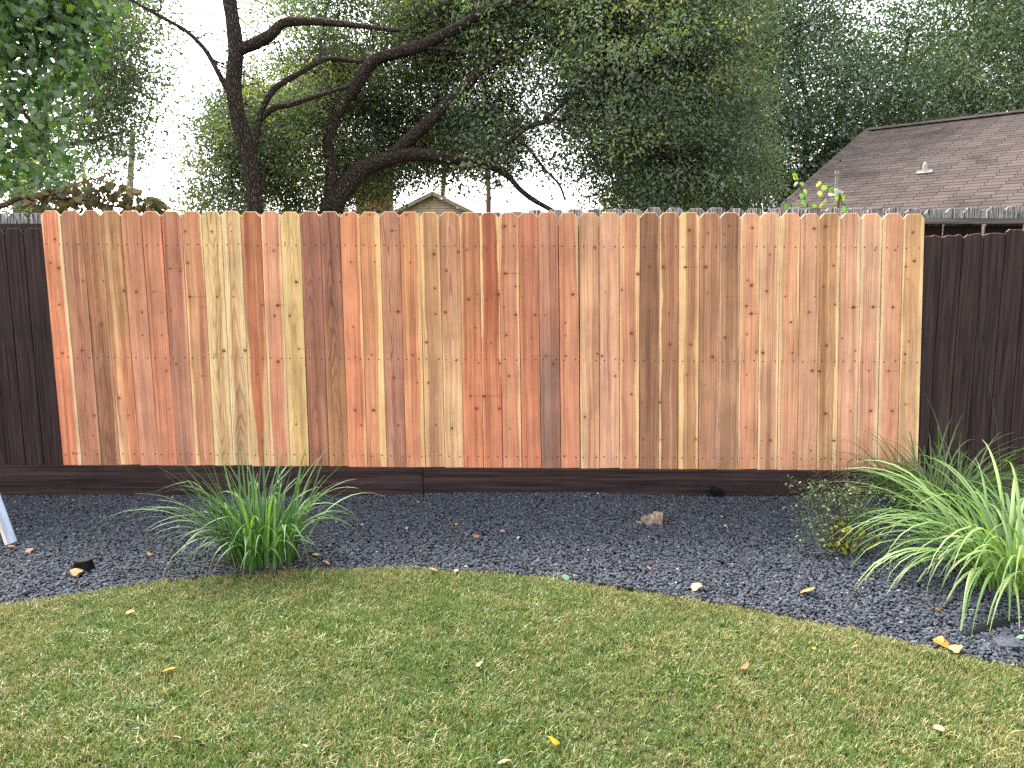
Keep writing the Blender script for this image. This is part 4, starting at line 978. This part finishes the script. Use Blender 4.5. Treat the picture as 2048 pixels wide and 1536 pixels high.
# ---------------------------------------------------------------- utility pole and wires
m_pole = noisy_mat('pale_pole_wood', lin((170, 158, 142), .5), lin((146, 134, 120), .5), (8, 8, 1.2), .9)
m_ins = noisy_mat('grey_metal_can', lin((150, 154, 160), .8), lin((134, 138, 144), .8), (9, 9, 9), .5, spec=.5)
m_wire = noisy_mat('wire_rubber', lin((120, 116, 112), .8), lin((104, 100, 98), .8), (9, 9, 9), .6)
YP = 38.0; pb = P(257, 425, YP); pt = P(266, 262, YP); pole = empty('utility_pole', (pb.x, YP, 0)); tag(pole, 'pale wooden utility pole rising over the left part of the fence', 'pole'); po = Vector(pole.location)
b = MB(); b.tube([Vector((pb.x - .1, YP, -.03)), pb, pt], [.19, .17, .13], 12); b.build('shaft', m_pole, pole, smooth=True, off=po)
for (px, py) in ((247, 308), (281, 312)):
    a = P(px, py, YP); q = P(265, py + 2, YP)
    b = MB(); b.tube([a + Vector((0, 0, -.14)), a + Vector((0, 0, .12))], [.13, .13], 12); o = b.build('transformer_can', m_ins, pole, off=po)
    b = MB(); b.tube([a, q], [.03, .03], 6); b.build('bracket', m_ins, pole, off=po)
for lbl, a, e in (('topmost of the three thin wires running right from the utility pole', (268, 282), (440, 400)), ('middle of the three thin wires running right from the utility pole', (268, 298), (430, 405)), ('lowest of the three thin wires running right from the utility pole', (266, 312), (420, 418))):
    A_, E_ = P(*a, YP), P(*e, 75); b = MB(); pts = [A_.lerp(E_, k / 8) - Vector((0, 0, .5 * (1 - (k / 4 - 1) ** 2))) for k in range(9)]
    b.tube(pts, [.016] * 9, 5); o = b.build('power_line', m_wire, off=A_, smooth=True); tag(o, lbl, 'wire', 'power lines at the utility pole')

# ---------------------------------------------------------------- arching grass clumps
def blade_mat(name, cA, cB, cT):
    m, t = new_mat(name); rnd = t.n('ShaderNodeObjectInfo').outputs['Random']; s = t.attr('along')
    c = t.mix(rnd, cA, cB); c = t.mix(t.sstep(t.math('ADD', s, t.math('MULTIPLY', rnd, .12)), .95, 1.08), c, cT)
    df = t.n('ShaderNodeBsdfDiffuse'); tr = t.n('ShaderNodeBsdfTranslucent'); gl = t.n('ShaderNodeBsdfGlossy'); gl.inputs['Roughness'].default_value = .5
    t.set(df.inputs[0], c); t.set(tr.inputs[0], t.mix(1.0, c, (1.3, 1.35, .6, 1), 'MULTIPLY'))
    a = t.n('ShaderNodeMixShader'); a.inputs[0].default_value = .3; t.t.links.new(df.outputs[0], a.inputs[1]); t.t.links.new(tr.outputs[0], a.inputs[2])
    b = t.n('ShaderNodeMixShader'); b.inputs[0].default_value = .045; t.t.links.new(a.outputs[0], b.inputs[1]); t.t.links.new(gl.outputs[0], b.inputs[2])
    o = t.n('ShaderNodeOutputMaterial'); t.t.links.new(b.outputs[0], o.inputs[0]); return m
m_bladeA = blade_mat('green_grass_blade', lin((52, 92, 44), .74), lin((118, 158, 84), .74), lin((190, 176, 130), .8))
m_bladeC = blade_mat('pale_grass_blade', lin((92, 132, 66), .80), lin((160, 186, 114), .80), lin((206, 196, 150), .8))
m_bladeB = blade_mat('mid_grass_blade', lin((64, 100, 50), .7), lin((124, 152, 88), .7), lin((180, 170, 120), .8))
def blade(base, az, L, w0, th0, bend, kink=None):
    """curved strip: starts th0 from vertical and bends over"""
    k = 11; p = Vector(base); v = []; f = []; al = []
    dirh = Vector((math.cos(az), math.sin(az), 0)); side = Vector((-math.sin(az), math.cos(az), 0))
    tw = random.uniform(-.5, .5)
    for i in range(k):
        s = i / (k - 1); th = th0 + bend * s ** 1.5
        if kink and s > kink[0]: th += kink[1]
        if i: p = p + (dirh * math.sin(th) + Vector((0, 0, math.cos(th)))) * (L / (k - 1))
        if p.z < .012: p.z = .012
        wd = w0 * (1 - .25 * abs(s - .35)) * (1 if s < .6 else max(.04, (1 - s) / .4) ** .8) * (.6 + .4 * min(1, s * 5))
        nrm_ = dirh * math.cos(th) - Vector((0, 0, math.sin(th)))
        sd = side * math.cos(tw * s) + nrm_ * math.sin(tw * s)
        v += [p - sd * wd / 2 + nrm_ * wd * .12, p.copy(), p + sd * wd / 2 + nrm_ * wd * .12]; al += [s] * 3
    for i in range(k - 1):
        a = 3 * i; f += [(a, a + 1, a + 4, a + 3), (a + 1, a + 2, a + 5, a + 4)]
    return v, f, al
def clump(name, label, base, n, rad, Lr, wr, mat, azf, th0r, bendr, nstuff=0, kinks=.08, bp=1.0, group='arching grass clumps in the gravel bed'):
    root = empty(name, base); tag(root, label, 'plant', group)
    SV = []; SF = []; SA = []
    for i in range(n + nstuff):
        a = random.uniform(0, 6.283); r = rad * math.sqrt(random.random()); az = azf(a)
        bpt = Vector((base.x + r * math.cos(a), base.y + r * math.sin(a) * .8, .004))
        v, f, al = blade(bpt, az, random.uniform(*Lr), random.uniform(*wr), random.uniform(*th0r), bendr[0] + (bendr[1] - bendr[0]) * random.random() ** bp, (random.uniform(.5, .85), random.uniform(.4, 1.2)) if random.random() < kinks else None)
        if i < n:
            me = mesh('blade', [q - base for q in v], f, True); me.materials.append(mat)
            at = me.attributes.new('along', 'FLOAT', 'POINT'); at.data.foreach_set('value', al); link('blade', me, root, base)
        else:
            k = len(SV); SV += [q - base for q in v]; SF += [[j + k for j in q] for q in f]; SA += al
    if nstuff:
        me = mesh('inner_blades', SV, SF, True); me.materials.append(mat); at = me.attributes.new('along', 'FLOAT', 'POINT'); at.data.foreach_set('value', SA)
        o = link('inner_blades', me, root, base); o['kind'] = 'stuff'
    return root
bA = G(528, 1128); clA = clump('grass_clump', 'arching green grass clump in the gravel left of centre, in front of the cedar fence', bA, 165, .20, (.34, .74), (.009, .0155), m_bladeA, lambda a: a + random.uniform(-.9, .9), (.02, .34), (.15, 2.7), nstuff=50, bp=1.45)
bB = G(1870, 1040); clB = clump('grass_clump', 'dense thin-bladed grass clump against the fence behind the larger right clump', bB, 230, .27, (.45, .88), (.007, .011), m_bladeB, lambda a: a + random.uniform(-.8, .8), (.05, .6), (.8, 2.6), nstuff=130, kinks=.03)
bC = G(2035, 1168); clC = clump('grass_clump', 'largest pale green grass clump spilling in from the right edge', bC, 280, .27, (.5, .98), (.009, .0175), m_bladeC, lambda a: a + random.uniform(-.7, .7), (.15, .8), (1.1, 2.7), nstuff=110, kinks=.05)
# long singled-out blades
def add_blade(root, mat, base, az, L, w, th0, bend):
    v, f, al = blade(base, az, L, w, th0, bend); ro = Vector(root.location)
    me = mesh('blade', [q - ro for q in v], f, True); me.materials.append(mat); at = me.attributes.new('along', 'FLOAT', 'POINT'); at.data.foreach_set('value', al); link('blade', me, root, ro)
add_blade(clC, m_bladeA, bC + Vector((-.02, .1, 0)), R(165), 1.02, .011, .02, .22)
for az, L, th, bd in ((188, .98, .55, 1.9), (183, .95, .5, 2.0), (196, .9, .5, 2.1), (178, .92, .45, 2.2)): add_blade(clA, m_bladeA, bA + Vector((-.14, 0, 0)), R(az), L, .009, th, bd)
for az, L, th, bd in ((10, .6, .15, .35), (60, .72, .1, .4), (120, .6, .35, .2)): add_blade(clA, m_bladeA, bA, R(az), L, .009, th, bd)
# dead litter at the foot of clump A
m_straw = noisy_mat('dead_grass', lin((150, 116, 84), .75), lin((112, 82, 60), .75), (40, 40, 40), .95)
b = MB()
for i in range(90):
    a = random.uniform(0, 6.28); r = .12 + .17 * random.random(); c_ = bA + Vector((math.cos(a) * r, math.sin(a) * r * .8 - .03, .016 + random.random() * .02)); d_ = random.uniform(0, 6.28); l = random.uniform(.03, .09)
    b.tube([c_, c_ + Vector((math.cos(d_) * l, math.sin(d_) * l, random.uniform(-.008, .012)))], [.0015, .001], 3, cap=False)
o = b.build('dead_stalks', m_straw, clA, off=bA); o['kind'] = 'stuff'

# ---------------------------------------------------------------- small shrub
m_shrub = leaf_mat('shrub_leaf', lin((60, 84, 56), .75), lin((92, 116, 74), .75), lin((136, 146, 92), .75), .3, .06)
m_yel = leaf_mat('yellowing_leaf', lin((120, 138, 40), .8), lin((166, 168, 48), .8), lin((206, 178, 52), .8), .35, .05)
m_stem = noisy_mat('shrub_stem', lin((110, 88, 74), .75), lin((84, 66, 58), .75), (60, 60, 60), .9)
bS = G(1685, 1100); shrub = empty('shrub', bS); tag(shrub, 'scraggly small shrub with yellowing lower leaves left of the right grass clumps', 'shrub')
b = MB(); tips = []
ends = [(1620,1005),(1640,960),(1665,945),(1690,975),(1710,985),(1640,1040),(1612,1075),(1740,1010),(1755,1045),(1700,1050),(1720,1080),(1660,1000),(1680,1030),(1735,1085),(1650,1080),(1610,985),(1600,965),(1775,1020),(1780,980),(1630,930),(1760,930),(1695,925)]
for e in ends:
    Y = bS.y + random.uniform(-.16, .2); E = P(e[0], e[1], Y); E.z = max(E.z, .04); m1 = bS.lerp(E, .5) + Vector((random.uniform(-.03, .03), random.uniform(-.03, .03), .05))
    b.tube([bS + Vector((random.uniform(-.03, .03), random.uniform(-.02, .02), 0)), m1, E], [.0035, .0024, .0012], 4, cap=False)
    for s in (.35, .55, .72, .88, 1.0):
        p = bS.lerp(m1, s * 2) if s < .5 else m1.lerp(E, (s - .5) * 2)
        if s >= .45:
            tips.append(p)
            for _ in range(2):
                q = p + Vector(rng.normal(size=3)) * .05; q.z = max(q.z, .03); b.tube([p, q], [.0014, .0009], 3, cap=False); tips.append(q)
b.build('stems', m_stem, shrub, off=bS)
tips = [p for p in tips if p.z < .40]
C, A, L, W, tn = sprays(np.array([tuple(p) for p in tips]), 8, .026, .020, tone_mu=.4); C[:, 2] = np.maximum(C[:, 2], .012)
o = link('foliage', leaf_mesh('foliage', C - np.array(bS), A, L, L * .6, tn, m_shrub), shrub, bS); o['kind'] = 'stuff'
yc = [P(random.gauss(1688, 26), random.gauss(1082, 14), bS.y - .1 + random.uniform(-.05, .08)) for _ in range(22)] + [P(1709, 975, bS.y), P(1706, 985, bS.y), P(1702, 992, bS.y)]
for p in yc:
    p.z = max(p.z, .03)
C, A, L, W, tn = sprays(np.array([tuple(p) for p in yc]), 4, .018, .032, tone_mu=.5); C[:, 2] = np.maximum(C[:, 2], .02)
o = link('yellow_foliage', leaf_mesh('yellow_foliage', C - np.array(bS), A, L, L * .75, tn, m_yel), shrub, bS); o['kind'] = 'stuff'

# vine shoots over the grey fence at the right
m_vine = leaf_mat('vine_leaf', lin((78, 140, 40), .8), lin((112, 168, 52), .8), lin((190, 200, 80), .8), .45, .06)
vy = YG + .12; vb = P(1622, 424, vy); vine = empty('vine', Vector((vb.x, vy, 0))); tag(vine, 'bright green vine shoots poking up over the grey fence in front of the brown roof', 'vine'); v0 = Vector(vine.location)
for pts in ([(1622,470,2.2),(1620,424,2),(1610,400,1.6),(1600,370,1.3),(1588,350,1)], [(1624,470,2),(1630,424,1.6),(1645,400,1.2),(1660,375,1)], [(1672,470,2),(1674,424,1.6),(1676,405,1.3),(1680,385,1)], [(1675,440,1.6),(1684,408,1.2),(1692,414,1)], [(1600,470,1.6),(1590,424,1.2),(1580,410,1)]):
    lp, lr = limb_path(pts, vy); lp = [Vector((lp[0].x, vy, -.02))] + lp; lr = [lr[0]] + lr; q, r = smooth_path(lp, lr, 3); b = MB(); b.tube(q, r, 5); b.build('stem', m_stem, vine, off=v0)
vls = [heart_leaf('leaf', .05, .8, random.uniform(.2, .5), m_vine, tn) for tn in (.15, .35, .5, .7, .95)]
for (px, py) in ((1640,362),(1646,372),(1664,375),(1661,378),(1652,371),(1638,382),(1646,398),(1643,404),(1576,408),(1590,411),(1608,378),(1603,386),(1606,400),(1594,362),(1586,352),(1590,345),(1598,365),(1675,386),(1679,392),(1672,397),(1684,390),(1690,412),(1668,414),(1632,408),(1612,415),(1624,414)):
    o = bpy.data.objects.new('leaf', random.choice(vls)); o.parent = vine; o.location = P(px, py, vy + random.uniform(-.06, .06)) - v0; o.rotation_euler = (R(random.uniform(-130, -30)), R(random.uniform(-40, 40)), R(random.uniform(0, 360))); col.objects.link(o)

# ---------------------------------------------------------------- small things in the gravel
def tap(name, n=14):
    pass
m_blk = noisy_mat('black_plastic', lin((22, 23, 26), .5), lin((32, 34, 38), .5), (40, 40, 40), .6, spec=.15)
# ribbed black cap
pc = G(168, 1138, .010); capo = empty('black_cap', pc); tag(capo, 'black ribbed plastic cap sitting in the gravel at the left', 'cap')
b = MB(); n = 20; prof = ((.0, .047), (.048, .037), (.052, .034)); v = []; f = []
for z, r in prof:
    for j in range(n): v.append(pc + Vector((math.cos(2 * math.pi * j / n) * r, math.sin(2 * math.pi * j / n) * r, z)))
for i in range(2):
    for j in range(n): f.append([i * n + j, i * n + (j + 1) % n, (i + 1) * n + (j + 1) % n, (i + 1) * n + j])
f.append([2 * n + j for j in range(n)]); b.add(v, f); b.build('body', m_blk, capo, off=pc)
ribm = MB(); ribm.box((-.0022, -.003, 0), (.0022, .004, .046)); ribme = mesh('rib', ribm.v, ribm.f); ribme.materials.append(m_blk)
for j in range(n):
    a = 2 * math.pi * (j + .5) / n; o = bpy.data.objects.new('rib', ribme); o.parent = capo; o.location = (math.cos(a) * .0475, math.sin(a) * .0475, .001); o.rotation_euler = (R(-12) * math.sin(a) * -1, R(-12) * math.cos(a), a + R(90)); o.rotation_mode = 'XYZ'
    o.rotation_euler = (Matrix.Rotation(a - R(90), 3, 'Z') @ Matrix.Rotation(R(12), 3, 'X')).to_euler(); col.objects.link(o)
# black box lamp by the kick board
pb_ = G(1432, 993); bx = empty('small_black_box', pb_); tag(bx, 'small tilted black plastic box against the dark kick board', 'box')
b = MB(); b.box((-.042, -.03, -.005), (.042, .03, .034)); o = b.build('body', m_blk, bx); o.location = (0, 0, .016); o.rotation_euler = (R(12), R(12), R(10))
b = MB(); b.box((-.046, -.034, .0345), (.046, .034, .040)); o = b.build('lid', m_blk, bx); o.location = (0, 0, .016); o.rotation_euler = (R(12), R(12), R(10))
# stump
m_stump = noisy_mat('dry_stump_wood', lin((186, 166, 144), .75), lin((128, 108, 92), .75), (40, 40, 18), .95, bump=.6)
m_cut = noisy_mat('cut_wood', lin((150, 130, 112), .7), lin((108, 90, 78), .7), (90, 90, 90), .95)
ps = G(1303, 1048); st = empty('cut_stump', ps); tag(st, 'small pale cut tree stump with stubby sawn stems in the gravel', 'stump')
def stub(a, b_, r0, r1):
    m_ = MB(); a, b_ = ps + Vector(a), ps + Vector(b_); m_.tube([a, a.lerp(b_, .35) + Vector((0, 0, .004)), a.lerp(b_, .7), b_], [r0 * 1.2, r0, (r0 + r1) / 2, r1], 10, rough=.25); o = m_.build('stem', [m_stump, m_cut], st, off=ps)
    o.data.polygons[len(o.data.polygons) - 1].material_index = 1
stub((.035, .0, -.02), (.047, .012, .075), .034, .028); stub((.03, 0, -.02), (-.005, .01, .06), .03, .02); stub((-.015, -.005, -.01), (-.055, -.02, .048), .028, .021); stub((-.04, 0, -.01), (-.1, -.015, .018), .016, .011); stub((-.03, -.01, -.015), (-.02, -.05, .01), .02, .012)
# leaning plank at left edge
m_plank = noisy_mat('grey_blue_plank', lin((150, 164, 184), .75), lin((122, 134, 152), .75), (50, 50, 3), .6, spec=.4)
m_plank2 = noisy_mat('grey_plank_edge', lin((196, 190, 184), .75), lin((160, 152, 146), .75), (50, 50, 3), .8)
pa = G(24, 1090); pe = P(-118, 690, D - .05); dv = (pe - pa); Lp = dv.length
pl = MB(); pl.box((-.030, -.017, 0), (.013, .017, Lp)); pl.box((.0133, -.020, 0), (.030, .020, Lp), 1)
o = pl.build('leaning_plank', [m_plank, m_plank2]); o.location = pa; q_ = dv.to_track_quat('Z', 'Y'); o.rotation_mode = 'QUATERNION'; o.rotation_quaternion = q_ @ Matrix.Rotation(R(-20), 3, 'Z').to_quaternion()
tag(o, 'grey-blue plank standing on the gravel and leaning out of the left edge', 'plank')
# black drain pipe and flat stone
d0, d1, d2 = G(1905, 1280), G(1945, 1270), G(2005, 1252); dp = empty('drain_pipe', d1); tag(dp, 'black corrugated drain pipe half buried in the gravel under the right grass clump', 'pipe')
path, _ = smooth_path([d0 + Vector((0, 0, -.022)), d1 + Vector((0, 0, .004)), d2 + Vector((0, 0, .006)), d2 + Vector((.15, .05, -.01))], [1] * 4, 12)
b = MB(); b.tube(path, [.021 + (.004 if i % 2 else 0) for i in range(len(path))], 12); b.build('tube', m_blk, dp, off=d1)
m_slab = noisy_mat('dark_slate', lin((84, 88, 98), .7), lin((66, 70, 80), .7), (20, 20, 20), .8)
s0 = G(2018, 1290); b = MB(); b.add([s0 + Vector(p) for p in ((-.07, -.05, -.012), (.06, -.06, -.012), (.10, .02, -.012), (.02, .06, -.012), (-.06, .03, -.012), (-.065, -.045, .018), (.055, -.055, .018), (.092, .018, .016), (.018, .054, .02), (-.055, .027, .019))],
  [(5, 6, 7, 8, 9), (0, 1, 6, 5), (1, 2, 7, 6), (2, 3, 8, 7), (3, 4, 9, 8), (4, 0, 5, 9)]); o = b.build('flat_stone', m_slab, off=s0); tag(o, 'flat dark slate stone in the gravel at the lower right edge', 'stone')

# ---------------------------------------------------------------- fallen leaves, each its own thing
def dead_leaf_mat(c):
    m, t = new_mat('fallen_leaf'); ob = t.obj(); n = t.noise(ob, 70.0, 4.0); c1 = lin(c, .58); c2 = lin(tuple(v * .78 for v in c), .58)
    finish(t, t.mix(t.sstep(n, .35, .7), c1, c2), .75, n, .3, .002, .25); return m
TAN, PALE, PINK, ORG, YEL, BRN, GRN, LIM = (206,168,120), (206,180,150), (196,152,128), (196,122,62), (232,176,40), (150,98,70), (136,170,128), (166,186,84)
LM = {}
LV = [
 (165,1144,30,TAN,'tan fallen leaf lying against the black ribbed cap'),
 (247,1136,13,PINK,'small pinkish tan leaf on gravel below the left tips of the left grass clump'),
 (66,1099,18,PINK,'pinkish brown leaf on gravel right of the leaning plank foot'),
 (26,1094,14,ORG,'rusty leaf scrap touching the foot of the leaning plank'),
 (258,995,14,PALE,'pale leaf on gravel close to the kick board at the left'),
 (663,1128,22,TAN,'tan leaf on gravel right of the left grass clump, near the lawn edge'),
 (635,1107,20,LIM,'lime green leaf on gravel at the right foot of the left grass clump'),
 (872,1139,24,TAN,'tan leaf resting on the lawn edge at the middle of the picture'),
 (908,1140,12,PALE,'small curled pale leaf on the lawn edge right of the tan one'),
 (948,1072,14,ORG,'orange brown leaf standing on gravel at the centre of the bed'),
 (908,1050,11,YEL,'small mustard leaf on gravel above the orange brown one'),
 (720,1056,22,ORG,'rusty leaf on gravel right of the left grass clump, halfway to the fence'),
 (1140,1158,20,GRN,'pale mint green leaf on gravel touching the lawn edge'),
 (1380,1176,28,PALE,'wide pale pinkish leaf on gravel near the lawn edge, right of centre'),
 (1610,1180,36,(214,158,92),'large tan and orange leaf on gravel below the small shrub'),
 (1740,1157,11,YEL,'small yellow leaf on gravel left of the drooping blade tips'),
 (1748,1124,10,PALE,'tiny pale leaf on gravel right below the small shrub'),
 (1872,1285,22,(224,184,104),'rounded pale yellow leaf left of the orange leaf by the lawn edge'),
 (1898,1287,36,(214,150,52),'large curled orange leaf on gravel by the lawn edge at lower right'),
 (1896,1298,32,(216,176,120),'tan leaf lying just below the large curled orange leaf'),
 (1880,1220,12,YEL,'small yellow leaf on gravel under the right grass clump'),
 (1442,1023,15,TAN,'tan pointed leaf on gravel below the small black box'),
 (1354,1046,13,(170,130,86),'olive tan leaf on gravel right of the cut stump'),
 (1446,1053,10,PALE,'small pale leaf on gravel further below the small black box'),
 (1000,1062,12,PINK,'pinkish leaf scrap on gravel right of the orange brown leaf'),
 (1303,1138,12,PINK,'small pinkish leaf on gravel below the cut stump'),
 (1146,1150,10,PINK,'pinkish scrap on gravel just above the mint green leaf'),
 (305,1110,13,TAN,'tan leaf on gravel between the left grass clump blade tips'),
 (1240,1040,12,ORG,'rusty scrap on gravel left of the cut stump'),
 (2034,1277,18,GRN,'pale green leaf on gravel at the right edge above the flat stone'),
 (265,1219,22,(214,168,112),'curled tan leaf standing on the lawn at the left, near its edge'),
 (105,1219,16,BRN,'reddish brown leaf on the lawn at the far left near its edge'),
 (348,1335,30,(236,172,26),'bright yellow leaf on the lawn at the left'),
 (950,1332,20,PALE,'pale leaf on the middle of the lawn'),
 (1121,1489,34,(240,178,24),'bright yellow leaf on the lawn near the bottom edge'),
 (1008,1519,36,(206,172,132),'round tan leaf on the lawn at the bottom edge'),
 (362,1475,24,(216,172,132),'tan oval leaf on the lawn at the lower left'),
 (618,1493,16,PALE,'small pale leaf on the lawn at the bottom, left of centre'),
 (1480,1338,26,(176,118,80),'brown folded leaf on the lawn right of centre'),
 (1888,1456,26,(220,186,150),'pale pinkish leaf on the lawn at the lower right'),
 (1632,1296,10,YEL,'tiny yellow leaf on the lawn near its edge at the right'),
]
for i, (px, py, wpx, c, lbl) in enumerate(LV):
    onlawn = py > np.interp(px, [e[0] for e in EDGE], [e[1] for e in EDGE]) + 3
    g0 = G(px, py, .026 if onlawn else .020); L = wpx * g0.y / F * .95
    if c not in LM: LM[c] = dead_leaf_mat(c)
    rd = random.Random(i); cu_ = rd.uniform(.3, .9)
    me = heart_leaf('fallen_leaf', L, rd.uniform(.75, 1.05), cu_, LM[c], .5)
    o = link('fallen_leaf', me, None, g0 + Vector((0, 0, L * .10)), (R(rd.uniform(-5, 38)), R(rd.uniform(-22, 22)), R(rd.choice((rd.uniform(-110, -60), rd.uniform(60, 110), rd.uniform(150, 200))))))
    tag(o, lbl, 'leaf', 'fallen leaves')
tg = G(182, 1230, .02); b = MB(); b.tube([tg + Vector((-.03, -.005, .004)), tg + Vector((0, 0, .008)), tg + Vector((.03, .012, .012))], [.002, .0024, .0012], 5); b.tube([tg, tg + Vector((.012, .02, .016))], [.0014, .0008], 4)
o = b.build('twig', m_stem, off=tg); tag(o, 'short dark forked twig on the lawn at the left', 'twig')
